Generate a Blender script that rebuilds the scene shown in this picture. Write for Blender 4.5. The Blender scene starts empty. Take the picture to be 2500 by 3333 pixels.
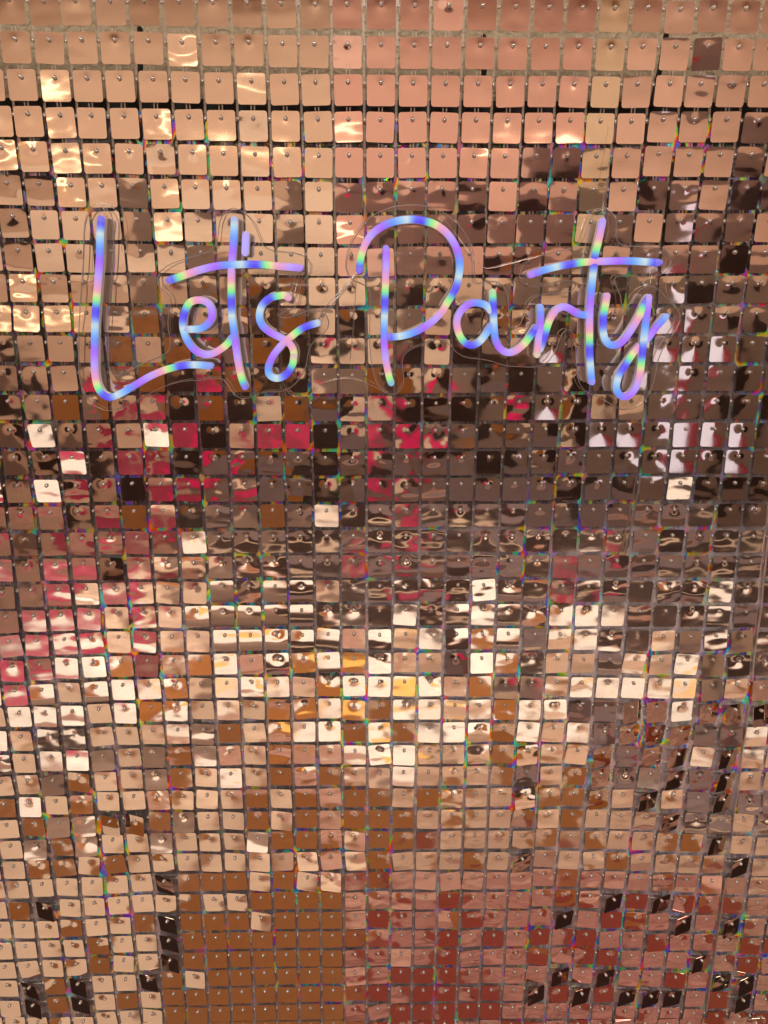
import bpy, bmesh, math, random
from mathutils import Vector, Matrix, Euler
from mathutils.bvhtree import BVHTree

C = bpy.context.scene
COL = C.collection
rnd = random.Random(7)

# ------------------------------------------------------------------ camera
cam = bpy.data.cameras.new("camera")
cam.sensor_fit = 'VERTICAL'
cam.sensor_height = 36.0
cam.lens = 27.0
cam.clip_start = 0.02
cam.clip_end = 60
cam_ob = bpy.data.objects.new("camera", cam)
COL.objects.link(cam_ob)
EYE = Vector((0.0, -0.81669585, 1.45))
cr, cu, cb = (0.99990451, -0.01350714, 0.00292094), (7.8678e-04, 0.26666449, 0.9637891), (-0.01379695, -0.96369477, 0.26664965)
cam_ob.matrix_world = Matrix(((cr[0], cu[0], cb[0], EYE.x), (cr[1], cu[1], cb[1], EYE.y), (cr[2], cu[2], cb[2], EYE.z), (0, 0, 0, 1)))
C.camera = cam_ob

# ------------------------------------------------------------------ world, lamps, exposure
w = bpy.data.worlds.new("World")
C.world = w
w.use_nodes = True
w.node_tree.nodes["Background"].inputs[0].default_value = (0.02, 0.014, 0.01, 1)
w.node_tree.nodes["Background"].inputs[1].default_value = 1.0
C.view_settings.view_transform = 'Standard'
C.view_settings.look = 'None'
C.view_settings.exposure = 0.0
C.view_settings.gamma = 1.0
C.cycles.max_bounces = 8
C.cycles.glossy_bounces = 5
C.cycles.transparent_max_bounces = 24
C.cycles.use_denoising = True
C.cycles.caustics_reflective = True
C.cycles.caustics_refractive = False
C.cycles.sample_clamp_indirect = 4.0


def area(x, y, z, sx, sy, watts, col, aim=None):
    l = bpy.data.lights.new("ceiling_light", 'AREA')
    l.shape = 'RECTANGLE'
    l.size, l.size_y = sx, sy
    l.energy = watts
    l.color = col
    o = bpy.data.objects.new("ceiling_light", l)
    o.location = (x, y, z)
    if aim:
        o.rotation_euler = (Vector(aim) - Vector((x, y, z))).to_track_quat('-Z', 'Y').to_euler()
    COL.objects.link(o)


WARM = (1.0, 0.95, 0.87)
for lx in (-1.7, 0.0, 1.7):
    for ly, wt in ((-0.9, 6.5), (-2.3, 19.0), (-3.0, 21.0)):
        area(lx, ly, 3.26, 0.5, 0.5, wt, WARM)


def spot(x, y, z, aim, watts, ang, col):
    l = bpy.data.lights.new("spotlight", 'SPOT')
    l.energy = watts
    l.spot_size = math.radians(ang)
    l.spot_blend = 0.35
    l.shadow_soft_size = 0.05
    l.color = col
    o = bpy.data.objects.new("spotlight", l)
    o.location = (x, y, z)
    o.rotation_euler = (Vector(aim) - Vector((x, y, z))).to_track_quat('-Z', 'Y').to_euler()
    COL.objects.link(o)


for sx in (-1.6, -0.3, 0.9):
    spot(sx, -2.0, 3.2, (sx, -2.0, 0), 200.0, 32, (1.0, 0.90, 0.78))

# ------------------------------------------------------------------ helpers
def lin(r, g, b):
    f = lambda c: (c / 12.92 if c <= 0.04045 else ((c + 0.055) / 1.055) ** 2.4)
    return (f(r / 255), f(g / 255), f(b / 255))


def link(ob, parent=None):
    COL.objects.link(ob)
    if parent:
        ob.parent = parent
    return ob


def mesh_ob(name, verts, faces, mat, parent=None, smooth=False):
    me = bpy.data.meshes.new(name)
    me.from_pydata(verts, [], faces)
    me.update()
    if mat:
        me.materials.append(mat)
    if smooth:
        for p in me.polygons:
            p.use_smooth = True
    return link(bpy.data.objects.new(name, me), parent)


def empty(name, loc):
    o = bpy.data.objects.new(name, None)
    o.location = loc
    return link(o)


class MB:
    def __init__(s):
        s.v, s.f = [], []

    def box(s, x0, x1, y0, y1, z0, z1):
        n = len(s.v)
        s.v += [(x, y, z) for z in (z0, z1) for y in (y0, y1) for x in (x0, x1)]
        s.f += [tuple(n + i for i in q) for q in ((0, 2, 3, 1), (4, 5, 7, 6), (0, 1, 5, 4), (2, 6, 7, 3), (0, 4, 6, 2), (1, 3, 7, 5))]

    def cyl(s, c, r, y0, y1, seg=6, dome=0.0):
        n = len(s.v)
        for y in (y0, y1):
            for k in range(seg):
                a = 2 * math.pi * k / seg
                s.v.append((c[0] + r * math.cos(a), y, c[1] + r * math.sin(a)))
        for k in range(seg):
            s.f.append((n + k, n + (k + 1) % seg, n + seg + (k + 1) % seg, n + seg + k))
        s.v.append((c[0], y0 - dome, c[1]))
        m = len(s.v) - 1
        for k in range(seg):
            s.f.append((m, n + (k + 1) % seg, n + k))

    def tube(s, pts, r, seg=5):
        n = len(s.v)
        P = [Vector(p) for p in pts]
        for i, p in enumerate(P):
            t = (P[min(i + 1, len(P) - 1)] - P[max(i - 1, 0)]).normalized()
            a = t.cross(Vector((0, 1, 0)))
            a = a.normalized() if a.length > 1e-5 else Vector((1, 0, 0))
            b = t.cross(a)
            for k in range(seg):
                q = 2 * math.pi * k / seg
                s.v.append(tuple(p + r * (math.cos(q) * a + math.sin(q) * b)))
        for i in range(len(P) - 1):
            for k in range(seg):
                s.f.append((n + i * seg + k, n + i * seg + (k + 1) % seg, n + (i + 1) * seg + (k + 1) % seg, n + (i + 1) * seg + k))

    def build(s, name, mat, parent=None, smooth=False):
        return mesh_ob(name, s.v, s.f, mat, parent, smooth)


def catmull(pts, n):
    P = [Vector(p) for p in pts]
    P = [2 * P[0] - P[1]] + P + [2 * P[-1] - P[-2]]
    out = []
    for i in range(1, len(P) - 2):
        for k in range(n):
            t = k / n
            out.append(0.5 * (2 * P[i] + (P[i + 1] - P[i - 1]) * t + (2 * P[i - 1] - 5 * P[i] + 4 * P[i + 1] - P[i + 2]) * t * t + (3 * P[i] - P[i - 1] - 3 * P[i + 1] + P[i + 2]) * t ** 3))
    out.append(P[-2])
    return out


# ------------------------------------------------------------------ materials
def new_mat(name):
    m = bpy.data.materials.new(name)
    m.use_nodes = True
    nt = m.node_tree
    return m, nt, nt.nodes["Principled BSDF"]


def N(nt, typ, **kw):
    n = nt.nodes.new(typ)
    for k, v in kw.items():
        setattr(n, k, v)
    return n


def plain(name, col, rough=0.6, metal=0.0, noise=0.0, scale=8.0):
    m, nt, b = new_mat(name)
    b.inputs["Roughness"].default_value = rough
    b.inputs["Metallic"].default_value = metal
    if not metal and col[0] > 0.01:
        b.inputs["Specular IOR Level"].default_value = 0.12
    if noise:
        t = N(nt, 'ShaderNodeTexNoise')
        t.inputs["Scale"].default_value = scale
        t.inputs["Detail"].default_value = 6
        mx = N(nt, 'ShaderNodeMix', data_type='RGBA')
        mx.inputs[6].default_value = (*[c * (1 - noise) for c in col], 1)
        mx.inputs[7].default_value = (*[min(1, c * (1 + noise)) for c in col], 1)
        nt.links.new(t.outputs["Fac"], mx.inputs[0])
        nt.links.new(mx.outputs[2], b.inputs["Base Color"])
    else:
        b.inputs["Base Color"].default_value = (*col, 1)
    return m


def math_node(nt, op, a, b=None, c=None):
    n = N(nt, 'ShaderNodeMath', operation=op)
    for i, v in enumerate((a, b, c)):
        if v is None:
            continue
        if isinstance(v, (int, float)):
            n.inputs[i].default_value = v
        else:
            nt.links.new(v, n.inputs[i])
    return n.outputs[0]


def sequin_mat(name, col):
    """mirror film: rose-gold metal with a bend, waves and a dimple at the hole (amounts per sequin in the object colour)"""
    m, nt, b = new_mat(name)
    L = nt.links
    tc = N(nt, 'ShaderNodeTexCoord')
    info = N(nt, 'ShaderNodeObjectInfo')
    amt = N(nt, 'ShaderNodeSeparateColor')
    L.new(info.outputs["Color"], amt.inputs[0])
    sep = N(nt, 'ShaderNodeSeparateXYZ')
    L.new(tc.outputs["Object"], sep.inputs[0])
    x, z = sep.outputs[0], sep.outputs[2]
    # bend about the horizontal axis (object colour R, 0.5 = flat)
    zc = math_node(nt, 'ADD', z, 0.0066)
    bend = math_node(nt, 'MULTIPLY', math_node(nt, 'SUBTRACT', amt.outputs[0], 0.5), 10.0)
    h1 = math_node(nt, 'MULTIPLY', math_node(nt, 'MULTIPLY', zc, zc), bend)
    # waves, longer across than down
    mp = N(nt, 'ShaderNodeCombineXYZ')
    off = math_node(nt, 'MULTIPLY', info.outputs["Random"], 61.0)
    L.new(math_node(nt, 'MULTIPLY', x, 34.0), mp.inputs[0])
    L.new(math_node(nt, 'MULTIPLY', z, 60.0), mp.inputs[1])
    L.new(off, mp.inputs[2])
    nz = N(nt, 'ShaderNodeTexNoise')
    nz.inputs["Scale"].default_value = 1.0
    nz.inputs["Detail"].default_value = 0.6
    nz.inputs["Roughness"].default_value = 0.35
    L.new(mp.outputs[0], nz.inputs["Vector"])
    h2 = math_node(nt, 'MULTIPLY', math_node(nt, 'MULTIPLY', nz.outputs["Fac"], amt.outputs[1]), 0.0040)
    # dimple round the hole
    r2 = math_node(nt, 'ADD', math_node(nt, 'MULTIPLY', x, x), math_node(nt, 'MULTIPLY', z, z))
    g = math_node(nt, 'DIVIDE', 1.0, math_node(nt, 'ADD', 1.0, math_node(nt, 'MULTIPLY', r2, 60000.0)))
    h3 = math_node(nt, 'MULTIPLY', math_node(nt, 'MULTIPLY', g, amt.outputs[2]), 0.0007)
    hh = math_node(nt, 'ADD', math_node(nt, 'ADD', h1, h2), h3)
    bp = N(nt, 'ShaderNodeBump')
    bp.inputs["Strength"].default_value = 1.0
    bp.inputs["Distance"].default_value = 1.0
    L.new(hh, bp.inputs["Height"])
    L.new(bp.outputs[0], b.inputs["Normal"])
    # scuffs and dust haze
    sc = N(nt, 'ShaderNodeTexNoise')
    sc.inputs["Scale"].default_value = 900.0
    sc.inputs["Detail"].default_value = 3
    L.new(tc.outputs["Object"], sc.inputs["Vector"])
    mr = N(nt, 'ShaderNodeMapRange')
    mr.inputs[1].default_value = 0.35
    mr.inputs[2].default_value = 0.75
    mr.inputs[3].default_value = 0.012
    mr.inputs[4].default_value = 0.07
    L.new(sc.outputs["Fac"], mr.inputs[0])
    L.new(math_node(nt, 'ADD', mr.outputs[0], math_node(nt, 'MULTIPLY', info.outputs["Alpha"], 0.17)), b.inputs["Roughness"])
    # specks of dust and scuffed lacquer (amount in the object colour's alpha)
    sp = N(nt, 'ShaderNodeTexNoise')
    sp.inputs["Scale"].default_value = 1300.0
    sp.inputs["Detail"].default_value = 1
    L.new(tc.outputs["Object"], sp.inputs["Vector"])
    ms = N(nt, 'ShaderNodeMapRange')
    ms.inputs[1].default_value = 0.54
    ms.inputs[2].default_value = 0.66
    L.new(sp.outputs["Fac"], ms.inputs[0])
    dust = math_node(nt, 'MULTIPLY', ms.outputs[0], math_node(nt, 'MULTIPLY', info.outputs["Alpha"], 0.8))
    cm = N(nt, 'ShaderNodeMix', data_type='RGBA')
    L.new(dust, cm.inputs[0])
    cm.inputs[6].default_value = (*col, 1)
    cm.inputs[7].default_value = (0.70, 0.55, 0.45, 1)
    L.new(cm.outputs[2], b.inputs["Base Color"])
    L.new(math_node(nt, 'SUBTRACT', 1.0, dust), b.inputs["Metallic"])
    return m


M_GOLD = sequin_mat("champagne_film", (0.95, 0.81, 0.685))
M_PINK = sequin_mat("rose_film", (0.95, 0.665, 0.61))
M_PEACH = sequin_mat("peach_film", (0.95, 0.735, 0.65))
M_YEL = sequin_mat("pale_gold_film", (0.95, 0.84, 0.66))


def clear_mat(name, tint, gloss, transp):
    m, nt, b = new_mat(name)
    L = nt.links
    nt.nodes.remove(b)
    out = nt.nodes["Material Output"]
    t = N(nt, 'ShaderNodeBsdfTransparent')
    t.inputs[0].default_value = (*tint, 1)
    gl = N(nt, 'ShaderNodeBsdfGlossy')
    gl.inputs["Color"].default_value = (0.9, 0.88, 0.86, 1)
    gl.inputs["Roughness"].default_value = gloss
    lw = N(nt, 'ShaderNodeLayerWeight')
    lw.inputs[0].default_value = 0.25
    fac = math_node(nt, 'MAXIMUM', math_node(nt, 'MULTIPLY', lw.outputs["Fresnel"], 0.9), 1 - transp)
    mx = N(nt, 'ShaderNodeMixShader')
    L.new(fac, mx.inputs[0])
    L.new(t.outputs[0], mx.inputs[1])
    L.new(gl.outputs[0], mx.inputs[2])
    L.new(mx.outputs[0], out.inputs[0])
    return m


def film_mat():
    """clear holographic carrier film: mostly see-through, with patches that split the light into rainbow colours"""
    m, nt, b = new_mat("holographic_film")
    L = nt.links
    nt.nodes.remove(b)
    out = nt.nodes["Material Output"]
    geo = N(nt, 'ShaderNodeNewGeometry')
    mp = N(nt, 'ShaderNodeMapping')
    mp.inputs["Scale"].default_value = (1.0, 1.0, 0.45)
    L.new(geo.outputs["Position"], mp.inputs[0])
    pos = mp.outputs[0]

    def noise(scale, detail, dist=0.0):
        n = N(nt, 'ShaderNodeTexNoise')
        n.inputs["Scale"].default_value = scale
        n.inputs["Detail"].default_value = detail
        n.inputs["Distortion"].default_value = dist
        L.new(pos, n.inputs["Vector"])
        return n.outputs["Fac"]

    def rng(v, a, b2, c=0.0, d=1.0):
        mr = N(nt, 'ShaderNodeMapRange')
        for i, q in enumerate((a, b2, c, d)):
            mr.inputs[i + 1].default_value = q
        L.new(v, mr.inputs[0])
        return mr.outputs[0]
    dot = N(nt, 'ShaderNodeVectorMath', operation='DOT_PRODUCT')
    L.new(geo.outputs["Normal"], dot.inputs[0])
    L.new(geo.outputs["Incoming"], dot.inputs[1])
    hue = math_node(nt, 'FRACT', math_node(nt, 'ADD', math_node(nt, 'MULTIPLY', noise(48, 1.0, 0.6), 4.0), math_node(nt, 'MULTIPLY', dot.outputs["Value"], 4.0)))
    hsv = N(nt, 'ShaderNodeValToRGB')
    el = hsv.color_ramp.elements
    el[0].position, el[0].color = 0.0, (1.0, 0.06, 0.03, 1)
    el[1].position, el[1].color = 1.0, (1.0, 0.10, 0.30, 1)
    for q, c_ in ((0.14, (1.0, 0.35, 0.03)), (0.28, (1.0, 0.85, 0.10)), (0.40, (0.25, 1.0, 0.10)), (0.52, (0.10, 0.95, 0.80)), (0.66, (0.06, 0.22, 1.0)), (0.84, (0.42, 0.10, 1.0))):
        e_ = el.new(q)
        e_.color = (*c_, 1)
    L.new(hue, hsv.inputs[0])
    mask = math_node(nt, 'MULTIPLY', rng(noise(60, 1.5, 1.5), 0.51, 0.56), rng(noise(13, 2.0), 0.44, 0.54, 0.10, 1.0))
    col = N(nt, 'ShaderNodeMix', data_type='RGBA')
    col.inputs[6].default_value = (0.80, 0.74, 0.80, 1)
    L.new(mask, col.inputs[0])
    L.new(hsv.outputs[0], col.inputs[7])
    bp = N(nt, 'ShaderNodeBump')
    bp.inputs["Strength"].default_value = 1.0
    bp.inputs["Distance"].default_value = 0.0016
    L.new(noise(110, 3.0, 0.8), bp.inputs["Height"])
    gl = N(nt, 'ShaderNodeBsdfGlossy')
    gl.inputs["Roughness"].default_value = 0.22
    L.new(col.outputs[2], gl.inputs["Color"])
    L.new(bp.outputs[0], gl.inputs["Normal"])
    t = N(nt, 'ShaderNodeBsdfTransparent')
    info = N(nt, 'ShaderNodeObjectInfo')
    sp = N(nt, 'ShaderNodeSeparateColor')
    L.new(info.outputs["Color"], sp.inputs[0])
    milk = sp.outputs[0]
    df = N(nt, 'ShaderNodeBsdfDiffuse')
    L.new(col.outputs[2], df.inputs[0])
    sheen = N(nt, 'ShaderNodeMixShader')
    sheen.inputs[0].default_value = 0.35
    L.new(gl.outputs[0], sheen.inputs[1])
    L.new(df.outputs[0], sheen.inputs[2])
    fac = math_node(nt, 'ADD', math_node(nt, 'MULTIPLY', rng(noise(30, 2.0), 0.35, 0.65, 0.55, 1.0), milk), math_node(nt, 'MULTIPLY', mask, 0.85))
    mx = N(nt, 'ShaderNodeMixShader')
    L.new(fac, mx.inputs[0])
    L.new(t.outputs[0], mx.inputs[1])
    L.new(sheen.outputs[0], mx.inputs[2])
    L.new(mx.outputs[0], out.inputs[0])
    return m


M_FILM = film_mat()
M_GRID = clear_mat("clear_plastic_grid", (0.97, 0.95, 0.94), 0.22, 0.80)
M_FLANGE = clear_mat("folded_clear_plastic", (0.95, 0.93, 0.92), 0.32, 0.42)
M_PIN = clear_mat("clear_plastic_peg", (0.92, 0.88, 0.86), 0.12, 0.62)
_nt = M_PIN.node_tree
_out = _nt.nodes["Material Output"]
_old = _out.inputs[0].links[0].from_socket
_d = N(_nt, 'ShaderNodeBsdfDiffuse')
_d.inputs[0].default_value = (0.66, 0.58, 0.52, 1)
_m = N(_nt, 'ShaderNodeMixShader')
_m.inputs[0].default_value = 0.30
_nt.links.new(_old, _m.inputs[1])
_nt.links.new(_d.outputs[0], _m.inputs[2])
_nt.links.new(_m.outputs[0], _out.inputs[0])
M_ACRYL = clear_mat("clear_acrylic", (0.985, 0.985, 0.985), 0.02, 0.975)
M_EDGE = clear_mat("acrylic_edge", (0.9, 0.88, 0.9), 0.25, 0.30)
M_RIM = plain("frosted_edge", (0.30, 0.26, 0.25), 0.3)
M_WIRE = clear_mat("nylon_line", (0.9, 0.85, 0.8), 0.2, 0.35)
M_BLACK = plain("black_metal", (0.006, 0.006, 0.007), 0.45)
M_HOUSE = plain("white_silicone", (0.72, 0.68, 0.70), 0.5)


def plaster_mat():
    m, nt, b = new_mat("rough_plaster")
    L = nt.links
    tc = N(nt, 'ShaderNodeTexCoord')
    n1 = N(nt, 'ShaderNodeTexNoise')
    n1.inputs["Scale"].default_value = 70
    n1.inputs["Detail"].default_value = 5
    L.new(tc.outputs["Object"], n1.inputs["Vector"])
    cr_ = N(nt, 'ShaderNodeMix', data_type='RGBA')
    cr_.inputs[6].default_value = (0.42, 0.33, 0.215, 1)
    cr_.inputs[7].default_value = (0.52, 0.41, 0.275, 1)
    L.new(n1.outputs["Fac"], cr_.inputs[0])
    L.new(cr_.outputs[2], b.inputs["Base Color"])
    b.inputs["Roughness"].default_value = 0.9
    v = N(nt, 'ShaderNodeTexNoise')
    v.inputs["Scale"].default_value = 110
    v.inputs["Detail"].default_value = 4
    v.inputs["Distortion"].default_value = 0.6
    L.new(tc.outputs["Object"], v.inputs["Vector"])
    bp = N(nt, 'ShaderNodeBump')
    bp.inputs["Strength"].default_value = 0.9
    bp.inputs["Distance"].default_value = 0.006
    L.new(v.outputs["Fac"], bp.inputs["Height"])
    L.new(bp.outputs[0], b.inputs["Normal"])
    return m


def foil_mat():
    """holographic foil: silver mauve film whose diffraction colour runs through the rainbow with the angle it is seen at"""
    m, nt, b = new_mat("holographic_foil")
    L = nt.links
    geo = N(nt, 'ShaderNodeNewGeometry')
    n1 = N(nt, 'ShaderNodeTexNoise')
    n1.inputs["Scale"].default_value = 60
    n1.inputs["Detail"].default_value = 2
    L.new(geo.outputs["Position"], n1.inputs["Vector"])
    dot = N(nt, 'ShaderNodeVectorMath', operation='DOT_PRODUCT')
    L.new(geo.outputs["Normal"], dot.inputs[0])
    L.new(geo.outputs["Incoming"], dot.inputs[1])
    hue = math_node(nt, 'FRACT', math_node(nt, 'ADD', math_node(nt, 'MULTIPLY', n1.outputs["Fac"], 4.0), math_node(nt, 'MULTIPLY', dot.outputs["Value"], 3.0)))
    hsv = N(nt, 'ShaderNodeCombineColor', mode='HSV')
    L.new(hue, hsv.inputs[0])
    hsv.inputs[1].default_value = 0.97
    hsv.inputs[2].default_value = 1.0
    n2 = N(nt, 'ShaderNodeTexNoise')
    n2.inputs["Scale"].default_value = 95
    n2.inputs["Detail"].default_value = 3
    L.new(geo.outputs["Position"], n2.inputs["Vector"])
    mr = N(nt, 'ShaderNodeMapRange')
    mr.inputs[1].default_value = 0.53
    mr.inputs[2].default_value = 0.60
    L.new(n2.outputs["Fac"], mr.inputs[0])
    mx = N(nt, 'ShaderNodeMix', data_type='RGBA')
    mx.inputs[6].default_value = (0.24, 0.20, 0.235, 1)
    L.new(mr.outputs[0], mx.inputs[0])
    L.new(hsv.outputs[0], mx.inputs[7])
    L.new(mx.outputs[2], b.inputs["Base Color"])
    b.inputs["Metallic"].default_value = 1.0
    b.inputs["Roughness"].default_value = 0.2
    bp = N(nt, 'ShaderNodeBump')
    bp.inputs["Strength"].default_value = 1.0
    bp.inputs["Distance"].default_value = 0.004
    n3 = N(nt, 'ShaderNodeTexNoise')
    n3.inputs["Scale"].default_value = 160
    n3.inputs["Detail"].default_value = 3
    L.new(geo.outputs["Position"], n3.inputs["Vector"])
    L.new(n3.outputs["Fac"], bp.inputs["Height"])
    L.new(bp.outputs[0], b.inputs["Normal"])
    return m


def glow_mat():
    m, nt, b = new_mat("rgb_neon_glow")
    at = N(nt, 'ShaderNodeAttribute', attribute_name="glow")
    nt.links.new(at.outputs["Color"], b.inputs["Emission Color"])
    b.inputs["Emission Strength"].default_value = 1.0
    b.inputs["Base Color"].default_value = (0.05, 0.05, 0.06, 1)
    b.inputs["Roughness"].default_value = 0.5
    return m


def wood_streak(name, c0, c1):
    m, nt, b = new_mat(name)
    L = nt.links
    tc = N(nt, 'ShaderNodeTexCoord')
    mp = N(nt, 'ShaderNodeMapping')
    mp.inputs["Scale"].default_value = (5.0, 42.0, 1.0)
    L.new(tc.outputs["Object"], mp.inputs[0])
    n1 = N(nt, 'ShaderNodeTexNoise')
    n1.inputs["Scale"].default_value = 1.0
    n1.inputs["Detail"].default_value = 5
    n1.inputs["Distortion"].default_value = 0.8
    L.new(mp.outputs[0], n1.inputs["Vector"])
    cr_ = N(nt, 'ShaderNodeValToRGB')
    e = cr_.color_ramp.elements
    e[0].position = 0.32
    e[0].color = (*c0, 1)
    e[1].position = 0.72
    e[1].color = (*c1, 1)
    L.new(n1.outputs["Fac"], cr_.inputs[0])
    L.new(cr_.outputs[0], b.inputs["Base Color"])
    b.inputs["Roughness"].default_value = 0.45
    b.inputs["Specular IOR Level"].default_value = 0.15
    return m


# ------------------------------------------------------------------ the room that the mirrors reflect
ENV = []      # (object, class)


def env(ob, cls):
    ENV.append((ob, cls))
    return ob


R_T = plain("tan_plaster", (0.585, 0.415, 0.312), 0.85, noise=0.12, scale=1.2)
R_CREAM = plain("cream_patch", (0.74, 0.58, 0.46), 0.8, noise=0.16, scale=7)
R_D = plain("taupe_paint", (0.205, 0.142, 0.118), 0.7, noise=0.2, scale=3)
R_K = plain("dark_brown", (0.026, 0.013, 0.011), 0.5, noise=0.3, scale=5)
R_W = plain("brown_wood", (0.26, 0.098, 0.024), 0.45, noise=0.22, scale=7)
R_V = plain("mahogany", (0.22, 0.042, 0.022), 0.45, noise=0.22, scale=7)
R_Q = plain("lilac_grey_patch", (0.22, 0.165, 0.175), 0.8, noise=0.3, scale=4)
R_C = plain("crimson_patch", (0.42, 0.042, 0.105), 0.7, noise=0.3, scale=5)
R_HP = plain("hot_pink_patch", (0.78, 0.018, 0.15), 0.7, noise=0.2, scale=5)
R_DR = plain("dark_red_paint", (0.34, 0.014, 0.025), 0.5)
R_B = plain("white_patch", (0.84, 0.79, 0.75), 0.35, noise=0.35, scale=5)
R_WH, _nt, _b = new_mat("glowing_white_patch")  # white wall patch given its own glow so the sequins mirror it bright
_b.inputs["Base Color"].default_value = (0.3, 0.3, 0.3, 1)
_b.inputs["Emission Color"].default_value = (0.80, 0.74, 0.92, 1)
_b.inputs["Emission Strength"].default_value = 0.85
R_Y = plain("painted_amber_glow", (0.86, 0.50, 0.13), 0.6)  # amber colour stands in for a yellow lamp glow
R_M = wood_streak("rosy_streaked_wood", (0.17, 0.072, 0.055), (0.60, 0.36, 0.30))
R_M2 = wood_streak("pale_streaked_wood", (0.27, 0.165, 0.12), (0.74, 0.54, 0.42))


def box_ob(name, x0, x1, y0, y1, z0, z1, mat, cls, parent=None, kind=None):
    mb = MB()
    mb.box(x0, x1, y0, y1, z0, z1)
    o = mb.build(name, mat, parent)
    if kind:
        o["kind"] = kind
    return env(o, cls)


floor = box_ob("floor", -3, 3, -4.2, 0.6, -0.05, 0.0, R_M, 'M', None, 'structure')
ceil = box_ob("ceiling", -3, 3, -4.2, 0.3, 3.3, 3.35, R_T, 'T', None, 'structure')
bw = box_ob("back_wall", -3, 3, -4.25, -4.2, 0, 3.3, R_T, 'T', None, 'structure')
for s_ in (-1, 1):
    sw = box_ob("side_wall", min(3 * s_, 3.05 * s_), max(3 * s_, 3.05 * s_), -4.2, 0.6, 0, 3.3, R_T, 'T', None, 'structure')
    box_ob("wainscot", min(2.96 * s_, 3 * s_), max(2.96 * s_, 3 * s_), -3.4, 0.3, 0, 1.5, R_K, 'K', sw)


def wall_patch(x0, x1, z0, z1, cls, d=0.03):  # unseen colour patches, added on the back wall for the sequins to mirror
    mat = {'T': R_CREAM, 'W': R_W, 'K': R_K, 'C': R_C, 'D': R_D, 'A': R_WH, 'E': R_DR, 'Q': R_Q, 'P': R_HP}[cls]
    box_ob("added_wall_patch", x0, x1, -4.2 + 0.002, -4.2 + d, z0, z1, mat, {'Q': 'D', 'P': 'C'}.get(cls, cls), bw)


wall_patch(-1.25, 2.98, 0.0, 1.52, 'D', 0.02)
wall_patch(-2.9, 0.25, 1.525, 2.05, 'T', 0.02)  # cream patch added to make the upper left sequins mirror brighter
for p_ in ((-0.98, -0.52, 0.45, 1.40, 'W'), (-0.48, -0.14, 0.35, 1.42, 'K'), (-0.14, 0.14, 0.40, 1.45, 'T'), (0.16, 0.30, 0.25, 1.15, 'P'), (0.30, 0.40, 0.25, 1.0, 'C'),
           (0.42, 0.72, 0.45, 1.36, 'K'), (0.78, 1.02, 0.6, 1.4, 'W'), (1.04, 1.16, 0.5, 1.45, 'T'), (1.22, 1.50, 0.3, 1.25, 'K'),
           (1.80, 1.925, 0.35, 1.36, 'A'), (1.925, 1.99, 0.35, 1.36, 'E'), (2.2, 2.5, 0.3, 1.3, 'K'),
           (-1.95, -1.5, 0.0, 0.72, 'C'), (-1.42, -1.18, 0.12, 0.92, 'C'), (-1.18, -1.02, 0.30, 0.92, 'P'), (-2.45, -2.12, 0.3, 1.1, 'K'), (-2.9, -2.6, 0.0, 0.9, 'D'), (-0.98, -0.5, 0.02, 0.42, 'Q'), (-0.12, 0.14, 0.02, 0.36, 'Q'), (0.44, 1.7, 0.02, 0.28, 'Q')):
    wall_patch(*p_, d=0.04)


def floor_patch(x0, x1, y0, y1, cls, h=0.012):  # made-up patches of floor colour, out of view, only there to be mirrored
    mat = {'T': R_CREAM, 'W': R_W, 'K': R_K, 'C': R_C, 'D': R_D, 'B': R_B, 'Y': R_Y, 'V': R_V, 'Q': R_Q}[cls]
    box_ob("added_floor_patch", x0, x1, y0, y1, 0.002, h, mat, {'V': 'W', 'Q': 'D'}.get(cls, cls), floor)


floor_patch(-2.9, -0.50, -1.32, -0.30, 'T')
for x0, x1 in ((-2.9, -0.55), (0.62, 2.9)):
    floor_patch(x0, x1, -0.27, 0.10, 'K')  # dark patches added so the yawed sequins mirror black
floor_patch(-0.48, -0.025, -1.10, 0.10, 'W')
floor_patch(-0.02, 0.07, -0.80, 0.10, 'V')
box_ob("added_floor_patch", -0.02, 1.7, -1.54, -0.85, 0.001, 0.007, R_M2, 'M', floor)
for x_ in (0.14, 0.46, 0.80, 1.16, 1.55):
    floor_patch(x_, x_ + 0.10, -1.28, -0.805, 'W')
    floor_patch(x_, x_ + 0.10, -0.80, -0.29, 'V')
for x_ in (-0.72, -1.05, -1.5):
    floor_patch(x_, x_ + 0.11, -1.30, -0.31, 'W', 0.02)
for x0, x1 in ((-2.3, -1.75), (-1.55, -0.95), (-0.72, -0.42), (-0.22, 0.16), (0.34, 0.62), (0.80, 1.12), (1.4, 1.7)):
    floor_patch(x0, x1, -2.35, -1.55, 'B')  # white patches added to give the sequins a bright band to mirror
for x0, x1 in ((-0.92, -0.75), (-0.40, -0.24), (0.64, 0.78), (1.15, 1.25)):
    floor_patch(x0, x1, -2.3, -1.5, 'W')
for x0, x1 in ((-1.73, -1.57), (0.18, 0.32), (1.27, 1.38)):
    floor_patch(x0, x1, -2.4, -1.5, 'K')
for x0, y0 in ((-0.36, -1.78), (0.05, -1.72), (0.9, -1.8), (-0.6, -2.0)):
    floor_patch(x0, x0 + 0.14, y0, y0 + 0.16, 'Y', 0.03)
floor_patch(-2.9, -1.9, -3.3, -2.42, 'C')
floor_patch(-1.85, -1.2, -3.1, -2.42, 'C')
floor_patch(-1.15, -0.95, -4.1, -2.42, 'T')
floor_patch(-0.92, -0.55, -4.1, -2.42, 'D')
floor_patch(-0.53, 2.9, -2.85, -2.42, 'K')
floor_patch(-0.53, 2.9, -2.95, -2.87, 'T')
floor_patch(-0.53, 2.9, -3.4, -2.97, 'K')
floor_patch(-0.53, 2.9, -3.9, -3.42, 'Q')
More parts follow.
